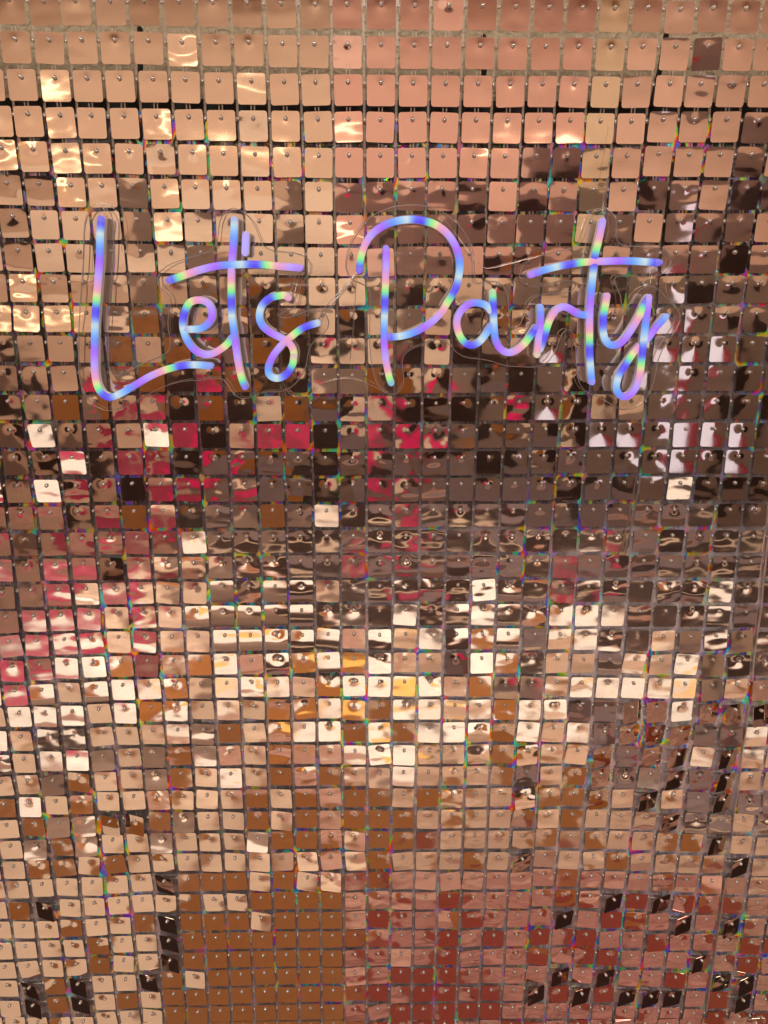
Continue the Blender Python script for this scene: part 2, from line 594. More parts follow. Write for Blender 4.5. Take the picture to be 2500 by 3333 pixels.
floor_patch(0.6, 1.1, -3.35, -3.0, 'Q', 0.02)
floor_patch(0.1, 0.3, -3.3, -3.0, 'C', 0.02)
floor_patch(1.2, 1.4, -3.3, -3.0, 'C', 0.02)

lamp_m, nt_, b_ = new_mat("lamp_glow")
b_.inputs["Emission Color"].default_value = (1.0, 0.72, 0.42, 1)
b_.inputs["Emission Strength"].default_value = 2.1
for lx in (-2.1, -1.0, 0.2, 1.4):
    env(box_ob("ceiling_lamp", lx, lx + 0.5, -3.45, -3.30, 3.27, 3.298, lamp_m, 'L', ceil), 'L')

for lx in (-2.4, -1.1, 0.6):
    env(box_ob("wall_lamp", lx, lx + 0.6, -4.196, -4.15, 2.26, 2.30, lamp_m, 'L', bw), 'L')

ev, ef, ecls = [], [], []
for ob, cls in ENV:
    n0 = len(ev)
    ev += [tuple(v.co) for v in ob.data.vertices]
    for p in ob.data.polygons:
        ef.append(tuple(n0 + i for i in p.vertices))
        ecls.append(cls)
TREE = BVHTree.FromPolygons(ev, ef)

# ------------------------------------------------------------------ plaster wall, frame and foil behind the panels
mb = MB()
mb.box(-1.6, 1.6, 0.10, 0.14, 0.0, 3.2)
o = mb.build("plaster_wall", plaster_mat())
o["kind"] = "structure"

frame = empty("backdrop_frame", (0, 0.06, 0))
frame["label"] = "black metal backdrop stand whose crossbar runs behind the upper sequin rows"
frame["category"] = "backdrop stand"
mb = MB()
mb.box(-1.05, 1.05, -0.012, 0.012, 1.6055, 1.6455)
mb.build("crossbar", M_BLACK, frame)
for zz in (1.600, 1.591):
    mb = MB()
    mb.tube([(-1.05, -0.02, zz), (1.05, -0.02, zz)], 0.0035, 8)
    mb.build("rod", plain("dark_chrome", (0.09, 0.085, 0.085), 0.18, 1.0), frame, True)
for x0, z0, x1, z1 in ((-0.2312, 1.7075, -0.2366, 1.640), (0.1105, 1.703, 0.1118, 1.664), (0.2935, 1.706, 0.2842, 1.640)):
    mb = MB()
    mb.tube([(x0, -0.012, z0 + 0.001), (x0, -0.012, z0), (x0 + (x1 - x0) * .5 + .0008, -0.013, (z0 + z1) / 2), (x1, -0.013, z1)], 0.0028, 8)
    n_ = len(mb.v)
    mb.v.append((x0, -0.012, z0 + 0.0035))
    for k in range(8):
        mb.f.append((n_, k, (k + 1) % 8))
    mb.build("cable_strap", M_BLACK, frame, True)
for s_ in (-1, 1):
    mb = MB()
    mb.box(1.05 * s_ - 0.012, 1.05 * s_ + 0.012, -0.011, 0.011, 0.0, 1.66)
    mb.build("upright", M_BLACK, frame)
mb = MB()
mb.tube(catmull([(0.158, -0.03, 0.60), (0.154, -0.03, 0.555), (0.149, -0.028, 0.52), (0.155, -0.026, 0.485), (0.150, -0.03, 0.44), (0.143, -0.03, 0.39)], 6), 0.0025, 6)
mb.build("cable", M_BLACK, frame, True)

fr = random.Random(3)
mb = MB()
x = -0.80
while x < 0.80:
    wd = fr.uniform(0.006, 0.011)
    y0 = fr.uniform(0.018, 0.040)
    ph, tw = fr.uniform(0, 6.28), fr.uniform(-1.1, 1.1)
    n0 = len(mb.v)
    nseg = 64
    for k in range(nseg + 1):
        z = 1.600 - k * (1.600 - 0.25) / nseg
        tw += fr.uniform(-0.28, 0.28)
        tw *= 0.97
        cx = x + 0.0025 * math.sin(z * 9 + ph) + fr.uniform(-.0012, .0012)
        cy = y0 + 0.005 * math.sin(z * 14 + ph * 2) + fr.uniform(-.002, .002)
        dx, dy = math.cos(tw) * wd * .62, math.sin(tw) * wd * .62
        mb.v += [(cx - dx, cy - dy, z), (cx + dx, cy + dy, z)]
    for k in range(nseg):
        a = n0 + 2 * k
        mb.f.append((a, a + 1, a + 3, a + 2))
    x += fr.uniform(0.0035, 0.0065)
foil = mb.build("foil_curtain", foil_mat(), None, True)
foil["kind"] = "stuff"
foil["label"] = "holographic foil fringe hanging in the gaps behind the sequin panels"
foil["category"] = "foil curtain"

# ------------------------------------------------------------------ sequin wall
ROWS = [
(-1,-8,[-5834,-5523,-5213,-4903,-4593,-4283,-3973,-3663,-3353,-3042,-2731,-2420,-2108,-1796,-1484,-1172,-859,-547,-235,77,389,700,1011,1322,1632,1941,2250,2558,2866,3173,3480,3787,4094,4400,4707,5015,5324,5634,5946,6259],[17551,17540,17529,17519,17509,17500,17491,17483,17475,17468,17462,17456,17450,17445,17441,17438,17435,17432,17431,17429,17429,17429,17429,17430,17431,17433,17434,17436,17438,17439,17440,17441,17441,17439,17437,17433,17427,17418,17408,17394]),
(0,-8,[-5765,-5463,-5161,-4859,-4557,-4255,-3953,-3651,-3349,-3031,-2742,-2421,-2111,-1791,-1481,-1165,-851,-536,-241,77,388,702,1014,1327,1638,1947,2252,2557,2864,3169,3475,3777,4079,4381,4683,4985,5287,5589,5891,6193],[17149,17149,17149,17149,17149,17149,17149,17149,17149,17138,17142,17144,17145,17143,17140,17137,17135,17130,17132,17130,17129,17129,17128,17126,17123,17121,17123,17124,17114,17126,17123,17123,17123,17123,17123,17123,17123,17123,17123,17123]),
(1,-8,[-5746,-5444,-5142,-4840,-4538,-4236,-3934,-3632,-3330,-3019,-2712,-2409,-2097,-1784,-1470,-1162,-848,-550,-240,75,388,695,1006,1314,1624,1932,2241,2539,2850,3151,3452,3742,4044,4346,4648,4950,5252,5554,5856,6158],[16824,16824,16824,16824,16824,16824,16824,16824,16824,16822,16822,16824,16824,16811,16815,16813,16809,16806,16806,16804,16802,16802,16802,16801,16801,16801,16799,16803,16807,16807,16805,16807,16807,16807,16807,16807,16807,16807,16807,16807]),
(2,-8,[-5726,-5424,-5122,-4820,-4518,-4216,-3914,-3612,-3310,-3000,-2696,-2392,-2078,-1772,-1460,-1152,-843,-545,-236,74,381,690,998,1305,1612,1917,2220,2519,2827,3126,3426,3731,4033,4335,4637,4939,5241,5543,5845,6147],[16508,16508,16508,16508,16508,16508,16508,16508,16508,16504,16502,16502,16502,16496,16492,16488,16484,16482,16482,16481,16479,16479,16479,16479,16481,16481,16481,16485,16489,16492,16494,16492,16492,16492,16492,16492,16492,16492,16492,16492]),
(3,-8,[-5693,-5391,-5089,-4787,-4485,-4183,-3881,-3579,-3290,-2984,-2688,-2376,-2070,-1761,-1453,-1148,-838,-530,-237,70,379,686,989,1293,1594,1898,2191,2489,2797,3100,3408,3713,4015,4317,4619,4921,5223,5525,5827,6129],[16195,16195,16195,16195,16195,16195,16195,16195,16195,16185,16184,16182,16178,16175,16169,16167,16166,16164,16164,16163,16165,16163,16163,16162,16164,16166,16163,16163,16181,16183,16184,16176,16176,16176,16176,16176,16176,16176,16176,16176]),
(4,-8,[-5692,-5390,-5088,-4786,-4484,-4182,-3880,-3578,-3274,-2967,-2667,-2358,-2055,-1747,-1447,-1143,-834,-527,-233,70,376,680,982,1284,1587,1887,2174,2475,2780,3082,3386,3688,3990,4292,4594,4896,5198,5500,5802,6104],[15898,15898,15898,15898,15898,15898,15898,15898,15885,15874,15872,15871,15869,15866,15857,15853,15848,15843,15847,15848,15848,15849,15851,15850,15852,15854,15853,15857,15875,15872,15872,15875,15875,15875,15875,15875,15875,15875,15875,15875]),
(5,-8,[-5678,-5376,-5074,-4772,-4470,-4168,-3866,-3564,-3255,-2947,-2646,-2345,-2039,-1738,-1435,-1133,-836,-533,-241,66,375,675,976,1277,1578,1875,2170,2465,2764,3071,3374,3681,3983,4285,4587,4889,5191,5493,5795,6097],[15585,15585,15585,15585,15585,15585,15585,15585,15578,15565,15564,15562,15557,15554,15549,15544,15545,15538,15527,15539,15549,15550,15550,15547,15550,15549,15551,15552,15564,15566,15569,15571,15571,15571,15571,15571,15571,15571,15571,15571]),
(6,-8,[-5659,-5357,-5055,-4753,-4451,-4149,-3847,-3545,-3239,-2933,-2634,-2330,-2029,-1729,-1419,-1127,-823,-537,-229,71,373,675,977,1278,1562,1860,2162,2453,2751,3054,3356,3660,3962,4264,4566,4868,5170,5472,5774,6076],[15281,15281,15281,15281,15281,15281,15281,15281,15267,15260,15259,15256,15253,15250,15247,15244,15236,15235,15234,15231,15242,15245,15246,15247,15248,15250,15251,15252,15264,15265,15267,15268,15268,15268,15268,15268,15268,15268,15268,15268]),
(7,-8,[-5650,-5348,-5046,-4744,-4442,-4140,-3838,-3536,-3228,-2926,-2618,-2322,-2018,-1722,-1422,-1122,-822,-524,-220,72,373,670,970,1261,1555,1857,2137,2443,2744,3041,3336,3645,3945,4247,4549,4851,5153,5455,5757,6059],[14966,14966,14966,14966,14966,14966,14966,14966,14958,14952,14954,14957,14951,14946,14946,14941,14934,14930,14927,14924,14942,14944,14945,14946,14947,14952,14953,14954,14962,14966,14964,14968,14971,14971,14971,14971,14971,14971,14971,14971]),
(8,-8,[-5638,-5336,-5034,-4732,-4430,-4128,-3826,-3524,-3209,-2911,-2614,-2315,-2017,-1718,-1417,-1118,-819,-520,-218,73,372,670,971,1262,1558,1852,2151,2441,2734,3041,3338,3644,3947,4249,4551,4853,5155,5457,5759,6061],[14666,14666,14666,14666,14666,14666,14666,14666,14664,14661,14660,14656,14650,14656,14646,14645,14640,14641,14638,14642,14644,14643,14644,14645,14653,14653,14654,14664,14668,14669,14674,14675,14676,14676,14676,14676,14676,14676,14676,14676]),
(9,-8,[-5619,-5317,-5015,-4713,-4411,-4109,-3807,-3518,-3214,-2913,-2620,-2323,-2012,-1713,-1414,-1115,-816,-520,-221,73,370,666,978,1257,1552,1849,2146,2442,2739,3037,3339,3642,3939,4241,4543,4845,5147,5449,5751,6053],[14368,14368,14368,14368,14368,14368,14368,14366,14365,14361,14362,14351,14351,14350,14348,14347,14344,14345,14336,14344,14345,14346,14348,14349,14352,14353,14356,14359,14361,14364,14373,14376,14377,14377,14377,14377,14377,14377,14377,14377]),
(10,-8,[-5639,-5337,-5035,-4733,-4431,-4129,-3827,-3518,-3213,-2912,-2618,-2315,-2015,-1709,-1410,-1113,-815,-512,-218,73,369,662,960,1255,1550,1850,2142,2438,2735,3044,3338,3637,3939,4241,4543,4845,5147,5449,5751,6053],[14067,14067,14067,14067,14067,14067,14067,14068,14066,14056,14062,14058,14054,14052,14051,14050,14049,14053,14049,14048,14048,14044,14051,14052,14054,14065,14059,14062,14064,14073,14076,14076,14077,14077,14077,14077,14077,14077,14077,14077]),
(11,-8,[-5634,-5332,-5030,-4728,-4426,-4124,-3822,-3520,-3212,-2909,-2606,-2305,-2010,-1711,-1408,-1111,-814,-512,-218,73,368,663,956,1253,1546,1842,2138,2439,2740,3037,3339,3641,3944,4246,4548,4850,5152,5454,5756,6058],[13765,13765,13765,13765,13765,13765,13765,13765,13763,13758,13758,13757,13761,13756,13755,13754,13753,13744,13737,13752,13745,13748,13751,13756,13759,13765,13768,13771,13773,13776,13774,13777,13776,13776,13776,13776,13776,13776,13776,13776]),
(12,-8,[-5636,-5334,-5032,-4730,-4428,-4126,-3824,-3519,-3218,-2914,-2613,-2318,-2013,-1709,-1403,-1103,-809,-515,-221,73,367,662,955,1251,1541,1837,2134,2442,2729,3042,3344,3645,3951,4253,4555,4857,5159,5461,5763,6065],[13463,13463,13463,13463,13463,13463,13463,13464,13464,13465,13460,13465,13461,13456,13457,13452,13452,13450,13448,13458,13446,13447,13450,13455,13463,13468,13473,13476,13472,13479,13477,13477,13475,13475,13475,13475,13475,13475,13475,13475]),
(13,-8,[-5642,-5340,-5038,-4736,-4434,-4132,-3830,-3517,-3213,-2906,-2594,-2301,-1999,-1698,-1397,-1104,-805,-510,-218,73,367,663,954,1250,1541,1840,2134,2434,2736,3036,3340,3645,3944,4246,4548,4850,5152,5454,5756,6058],[13163,13163,13163,13163,13163,13163,13163,13163,13166,13164,13162,13169,13167,13165,13162,13158,13158,13156,13148,13163,13159,13159,13159,13164,13169,13172,13177,13178,13175,13181,13176,13179,13176,13174,13174,13174,13174,13174,13174,13174]),
(14,-8,[-5642,-5340,-5038,-4736,-4434,-4132,-3830,-3516,-3214,-2907,-2602,-2309,-2000,-1697,-1401,-1097,-808,-515,-223,73,358,659,950,1244,1540,1835,2126,2429,2729,3035,3341,3647,3943,4243,4545,4847,5149,5451,5753,6055],[12867,12867,12867,12867,12867,12867,12867,12868,12868,12868,12870,12873,12873,12871,12873,12866,12863,12861,12858,12868,12861,12863,12863,12869,12876,12879,12887,12882,12887,12884,12884,12882,12882,12880,12880,12880,12880,12880,12880,12880]),
(15,-8,[-5648,-5346,-5044,-4742,-4440,-4138,-3836,-3519,-3209,-2907,-2601,-2298,-1997,-1699,-1394,-1100,-800,-513,-223,73,361,657,954,1243,1537,1831,2131,2434,2732,3035,3342,3643,3943,4250,4552,4854,5156,5458,5760,6062],[12558,12558,12558,12558,12558,12558,12558,12558,12558,12574,12581,12576,12573,12568,12573,12570,12568,12568,12565,12574,12568,12570,12573,12572,12578,12585,12588,12588,12588,12588,12585,12585,12585,12582,12582,12582,12582,12582,12582,12582]),
(16,-8,[-5650,-5348,-5046,-4744,-4442,-4140,-3838,-3520,-3213,-2903,-2607,-2295,-2001,-1700,-1400,-1103,-805,-513,-220,73,364,658,952,1244,1536,1828,2123,2416,2709,3013,3314,3619,3926,4218,4520,4822,5124,5426,5728,6030],[12253,12253,12253,12253,12253,12253,12253,12253,12269,12269,12271,12273,12276,12273,12273,12278,12280,12277,12277,12279,12282,12282,12281,12284,12284,12283,12286,12283,12283,12283,12282,12282,12282,12284,12284,12284,12284,12284,12284,12284]),
(17,-8,[-5641,-5339,-5037,-4735,-4433,-4131,-3829,-3523,-3207,-2897,-2603,-2297,-1980,-1700,-1401,-1103,-808,-515,-222,72,362,659,948,1242,1534,1827,2127,2423,2719,3023,3322,3622,3927,4230,4532,4834,5136,5438,5740,6042],[11951,11951,11951,11951,11951,11951,11951,11956,11958,11968,11973,11976,11972,11977,11980,11982,11984,11984,11984,11984,11986,11991,11990,11987,11990,11989,11992,11988,11988,11988,11985,11982,11979,11973,11973,11973,11973,11973,11973,11973]),
(18,-8,[-5652,-5350,-5048,-4746,-4444,-4142,-3845,-3528,-3216,-2906,-2610,-2305,-2001,-1701,-1401,-1103,-808,-515,-224,72,365,659,951,1243,1541,1831,2142,2422,2728,3032,3337,3629,3937,4235,4537,4839,5141,5443,5745,6047],[11651,11651,11651,11651,11651,11651,11650,11658,11665,11670,11675,11678,11677,11682,11690,11689,11691,11694,11693,11688,11695,11692,11694,11691,11690,11690,11686,11688,11688,11687,11687,11684,11680,11677,11677,11677,11677,11677,11677,11677]),
(19,-8,[-5663,-5361,-5059,-4757,-4455,-4153,-3839,-3527,-3217,-2907,-2605,-2303,-2001,-1701,-1401,-1105,-810,-514,-224,72,366,663,952,1243,1539,1829,2137,2431,2735,3035,3342,3636,3942,4242,4544,4846,5148,5450,5752,6054],[11331,11331,11331,11331,11331,11331,11350,11357,11368,11372,11380,11379,11382,11392,11394,11396,11398,11401,11400,11392,11401,11398,11400,11402,11396,11395,11392,11386,11388,11379,11378,11380,11374,11373,11373,11373,11373,11373,11373,11373]),
(20,-8,[-5664,-5362,-5060,-4758,-4456,-4154,-3841,-3529,-3216,-2902,-2600,-2303,-2001,-1706,-1406,-1105,-815,-517,-224,71,364,655,955,1247,1544,1834,2141,2432,2738,3038,3340,3646,3957,4260,4562,4864,5166,5468,5770,6072],[11033,11033,11033,11033,11033,11033,11043,11054,11064,11083,11085,11087,11089,11094,11096,11101,11103,11102,11104,11096,11105,11105,11104,11103,11102,11096,11095,11088,11091,11084,11077,11077,11070,11072,11072,11072,11072,11072,11072,11072]),
(21,-8,[-5665,-5363,-5061,-4759,-4457,-4155,-3842,-3529,-3224,-2907,-2608,-2303,-2003,-1700,-1408,-1110,-814,-519,-223,71,369,658,955,1250,1547,1854,2143,2442,2737,3047,3344,3649,3953,4250,4563,4865,5167,5469,5771,6073],[10733,10733,10733,10733,10733,10733,10740,10754,10764,10783,10785,10784,10789,10794,10796,10807,10798,10810,10809,10798,10811,10810,10806,10808,10807,10797,10802,10795,10780,10773,10772,10771,10775,10772,10756,10756,10756,10756,10756,10756]),
(22,-8,[-5672,-5370,-5068,-4766,-4464,-4162,-3846,-3537,-3227,-2908,-2605,-2305,-2006,-1708,-1407,-1109,-811,-521,-225,71,362,653,953,1253,1548,1843,2127,2434,2742,3038,3341,3646,3947,4257,4559,4861,5163,5465,5767,6069],[10421,10421,10421,10421,10421,10421,10437,10451,10464,10478,10485,10487,10489,10500,10501,10509,10511,10513,10509,10501,10513,10509,10505,10503,10499,10501,10500,10493,10486,10485,10478,10480,10473,10457,10457,10457,10457,10457,10457,10457]),
(23,-8,[-5676,-5374,-5072,-4770,-4468,-4166,-3849,-3541,-3221,-2912,-2613,-2307,-2010,-1710,-1412,-1114,-811,-520,-228,70,362,656,953,1247,1542,1848,2146,2443,2745,3047,3357,3655,3970,4267,4584,4886,5188,5490,5792,6094],[10109,10109,10109,10109,10109,10109,10125,10142,10158,10178,10183,10188,10192,10197,10205,10206,10211,10219,10212,10202,10206,10211,10207,10203,10198,10200,10202,10183,10178,10177,10173,10168,10158,10157,10140,10140,10140,10140,10140,10140]),
(24,-8,[-5665,-5363,-5061,-4759,-4457,-4155,-3854,-3534,-3219,-2911,-2611,-2311,-2005,-1706,-1405,-1108,-812,-517,-230,70,362,659,959,1253,1550,1848,2146,2439,2741,3045,3345,3657,3969,4276,4586,4888,5190,5492,5794,6096],[9827,9827,9827,9827,9827,9827,9826,9840,9865,9876,9890,9898,9908,9904,9909,9913,9918,9923,9900,9903,9900,9902,9898,9896,9895,9890,9895,9888,9883,9882,9871,9867,9853,9842,9831,9831,9831,9831,9831,9831]),
(25,-8,[-5675,-5373,-5071,-4769,-4467,-4165,-3849,-3538,-3218,-2915,-2612,-2315,-2013,-1707,-1415,-1118,-820,-522,-227,69,363,662,956,1253,1550,1847,2142,2441,2754,3045,3361,3661,3968,4280,4591,4893,5195,5497,5799,6101],[9516,9516,9516,9516,9516,9516,9527,9541,9564,9572,9586,9594,9592,9603,9604,9615,9617,9622,9598,9604,9601,9600,9598,9600,9592,9597,9595,9588,9580,9572,9564,9559,9545,9537,9523,9523,9523,9523,9523,9523]),
(26,-8,[-5667,-5365,-5063,-4761,-4459,-4172,-3849,-3533,-3228,-2916,-2616,-2316,-2008,-1720,-1420,-1119,-827,-521,-223,68,366,662,958,1255,1555,1843,2147,2451,2750,3049,3353,3659,3976,4275,4589,4891,5193,5495,5797,6099],[9195,9195,9195,9195,9195,9209,9233,9247,9251,9278,9292,9297,9301,9299,9304,9306,9307,9308,9297,9304,9297,9299,9294,9295,9300,9301,9297,9288,9277,9272,9267,9256,9251,9237,9216,9216,9216,9216,9216,9216]),
(27,-8,[-5698,-5396,-5094,-4792,-4490,-4167,-3856,-3550,-3228,-2916,-2617,-2319,-2018,-1721,-1418,-1121,-824,-526,-225,68,363,662,960,1257,1556,1850,2151,2443,2747,3049,3354,3663,3969,4285,4594,4896,5198,5500,5802,6104],[8886,8886,8886,8886,8886,8910,8921,8938,8955,8979,8983,9001,8996,8991,9002,9006,9008,9009,9004,9004,9004,8998,9006,9004,9003,9004,9002,8987,8989,8971,8966,8951,8939,8924,8916,8916,8916,8916,8916,8916]),
(28,-8,[-5694,-5392,-5090,-4788,-4486,-4169,-3856,-3545,-3223,-2912,-2620,-2318,-2021,-1725,-1419,-1128,-828,-531,-227,67,363,659,960,1253,1556,1846,2149,2446,2750,3052,3357,3662,3974,4284,4612,4914,5216,5518,5820,6122],[8587,8587,8587,8587,8587,8608,8619,8633,8673,8684,8682,8684,8695,8696,8704,8702,8703,8704,8696,8704,8698,8693,8694,8696,8697,8698,8696,8694,8682,8671,8659,8653,8635,8619,8604,8604,8604,8604,8604,8604]),
(29,-8,[-5699,-5397,-5095,-4793,-4491,-4167,-3854,-3537,-3221,-2919,-2619,-2324,-2030,-1720,-1418,-1127,-827,-530,-235,67,366,664,960,1261,1560,1851,2153,2447,2753,3058,3363,3665,3982,4286,4588,4890,5192,5494,5796,6098],[8287,8287,8287,8287,8287,8311,8322,8340,8354,8365,8383,8384,8385,8389,8387,8389,8403,8391,8395,8403,8394,8389,8394,8391,8386,8394,8392,8393,8384,8368,8353,8347,8332,8313,8313,8313,8313,8313,8313,8313]),
(30,-8,[-5694,-5392,-5090,-4788,-4486,-4169,-3852,-3541,-3225,-2917,-2619,-2320,-2028,-1726,-1430,-1130,-828,-528,-232,66,366,661,959,1257,1556,1858,2147,2447,2762,3060,3359,3667,3984,4294,4610,4930,5232,5534,5836,6138],[7985,7985,7985,7985,7985,8006,8027,8049,8060,8081,8082,8086,8084,8089,8090,8101,8105,8113,8104,8102,8089,8087,8092,8093,8087,8085,8110,8090,8081,8072,8049,8037,8021,8005,7982,7962,7962,7962,7962,7962]),
(31,-8,[-5694,-5392,-5090,-4788,-4486,-4173,-3856,-3542,-3232,-2930,-2627,-2320,-2025,-1729,-1425,-1131,-832,-536,-231,65,363,661,958,1259,1560,1856,2144,2453,2756,3056,3364,3678,3981,4288,4613,4919,5221,5523,5825,6127],[7684,7684,7684,7684,7684,7699,7720,7742,7760,7774,7779,7783,7784,7789,7790,7798,7798,7806,7804,7802,7782,7779,7787,7781,7775,7777,7802,7789,7776,7763,7740,7720,7707,7701,7677,7651,7651,7651,7651,7651]),
(32,-8,[-5683,-5381,-5079,-4777,-4475,-4165,-3852,-3538,-3223,-2922,-2625,-2327,-2030,-1732,-1428,-1132,-831,-538,-233,64,360,660,960,1260,1561,1856,2143,2445,2754,3057,3365,3672,3977,4297,4609,4924,5226,5528,5830,6132],[7396,7396,7396,7396,7396,7414,7432,7433,7465,7480,7481,7485,7486,7494,7495,7503,7500,7498,7492,7501,7486,7484,7481,7479,7473,7474,7517,7511,7483,7470,7443,7426,7409,7399,7379,7366,7366,7366,7366,7366]),
(33,-8,[-5696,-5394,-5092,-4790,-4488,-4157,-3848,-3538,-3234,-2930,-2633,-2333,-2029,-1732,-1431,-1133,-832,-537,-232,63,360,662,962,1265,1562,1856,2149,2450,2753,3056,3368,3672,3981,4297,4610,4933,5235,5537,5839,6141],[7078,7078,7078,7078,7078,7096,7108,7133,7145,7167,7168,7175,7183,7188,7192,7196,7197,7198,7192,7200,7186,7184,7181,7178,7175,7176,7216,7203,7186,7158,7148,7127,7099,7093,7065,7051,7051,7051,7051,7051]),
(34,-8,[-5680,-5378,-5076,-4774,-4472,-4170,-3865,-3544,-3241,-2933,-2631,-2337,-2037,-1731,-1434,-1134,-836,-538,-237,62,359,661,960,1260,1556,1853,2143,2447,2758,3063,3372,3678,3985,4298,4615,4937,5239,5541,5843,6145],[6777,6777,6777,6777,6777,6777,6803,6818,6829,6873,6867,6875,6879,6883,6891,6888,6889,6890,6890,6900,6888,6882,6883,6880,6880,6881,6904,6894,6876,6859,6841,6823,6806,6796,6756,6723,6723,6723,6723,6723]),
(35,-8,[-5704,-5402,-5100,-4798,-4483,-4164,-3865,-3552,-3243,-2932,-2635,-2335,-2036,-1737,-1434,-1134,-834,-537,-239,60,362,660,962,1257,1554,1853,2148,2448,2755,3061,3369,3682,3987,4303,4610,4931,5233,5535,5837,6139],[6440,6440,6440,6440,6462,6481,6489,6515,6534,6549,6565,6573,6573,6577,6582,6590,6590,6587,6592,6599,6589,6582,6579,6587,6577,6578,6608,6594,6576,6547,6536,6507,6497,6486,6472,6424,6424,6424,6424,6424]),
(36,-8,[-5699,-5397,-5095,-4793,-4490,-4170,-3864,-3558,-3250,-2934,-2638,-2340,-2038,-1735,-1437,-1137,-835,-538,-242,59,356,656,954,1256,1557,1855,2143,2449,2756,3063,3371,3676,3989,4296,4618,4935,5237,5539,5841,6143],[6131,6131,6131,6131,6147,6166,6181,6208,6219,6246,6258,6266,6270,6281,6282,6290,6290,6284,6295,6300,6289,6290,6290,6276,6284,6284,6311,6297,6275,6256,6234,6220,6194,6172,6153,6112,6112,6112,6112,6112]),
(37,-8,[-5705,-5403,-5101,-4799,-4497,-4181,-3864,-3554,-3249,-2943,-2641,-2337,-2041,-1740,-1435,-1137,-838,-543,-244,57,355,655,952,1256,1550,1855,2149,2451,2753,3054,3371,3676,3987,4299,4611,4930,5232,5534,5836,6138],[5837,5837,5837,5837,5837,5868,5883,5899,5914,5941,5957,5972,5980,5988,5996,6001,6001,5998,6002,6000,5995,5992,5989,5985,5990,5979,5991,5980,5972,5946,5920,5905,5886,5871,5848,5814,5814,5814,5814,5814]),
(38,-8,[-5715,-5413,-5111,-4809,-4490,-4185,-3862,-3555,-3250,-2942,-2640,-2341,-2043,-1742,-1438,-1137,-839,-538,-236,55,355,654,953,1256,1556,1853,2144,2455,2754,3062,3369,3680,3981,4296,4607,4932,5234,5536,5838,6140],[5503,5503,5503,5503,5534,5558,5573,5593,5620,5635,5670,5663,5675,5687,5691,5699,5699,5704,5708,5701,5693,5690,5686,5686,5691,5687,5692,5680,5661,5646,5631,5600,5581,5562,5546,5503,5503,5503,5503,5503]),
(39,-8,[-5678,-5376,-5074,-4772,-4470,-4168,-3866,-3559,-3243,-2940,-2635,-2340,-2043,-1740,-1443,-1140,-843,-539,-245,53,354,656,951,1256,1555,1851,2154,2451,2755,3065,3374,3687,3987,4297,4610,4926,5236,5538,5840,6142],[5230,5230,5230,5230,5230,5230,5230,5307,5332,5348,5383,5372,5380,5388,5392,5404,5405,5401,5409,5402,5382,5390,5395,5399,5395,5395,5392,5384,5377,5341,5318,5294,5279,5263,5232,5204,5176,5176,5176,5176]),
(40,-8,[-5678,-5376,-5074,-4772,-4470,-4168,-3866,-3564,-3262,-2960,-2658,-2356,-2054,-1752,-1450,-1148,-846,-540,-250,50,360,654,952,1256,1554,1849,2157,2451,2753,3055,3357,3659,3961,4263,4565,4867,5169,5471,5773,6075],[5117,5117,5117,5117,5117,5117,5117,5117,5117,5117,5117,5117,5117,5117,5117,5117,5117,5121,5102,5103,5110,5114,5122,5118,5115,5107,5088,5091,5091,5091,5091,5091,5091,5091,5091,5091,5091,5091,5091,5091]),
(41,-8,[-5760,-5436,-5117,-4801,-4488,-4178,-3869,-3563,-3258,-2955,-2652,-2351,-2050,-1749,-1449,-1149,-849,-549,-250,50,350,651,951,1252,1553,1855,2157,2460,2763,3068,3373,3680,3988,4298,4609,4923,5239,5558,5881,6207],[4461,4509,4551,4588,4621,4649,4674,4695,4713,4729,4742,4754,4763,4771,4777,4783,4787,4790,4793,4794,4795,4795,4794,4792,4789,4785,4779,4771,4761,4749,4734,4715,4693,4667,4635,4598,4555,4504,4446,4379]),
]
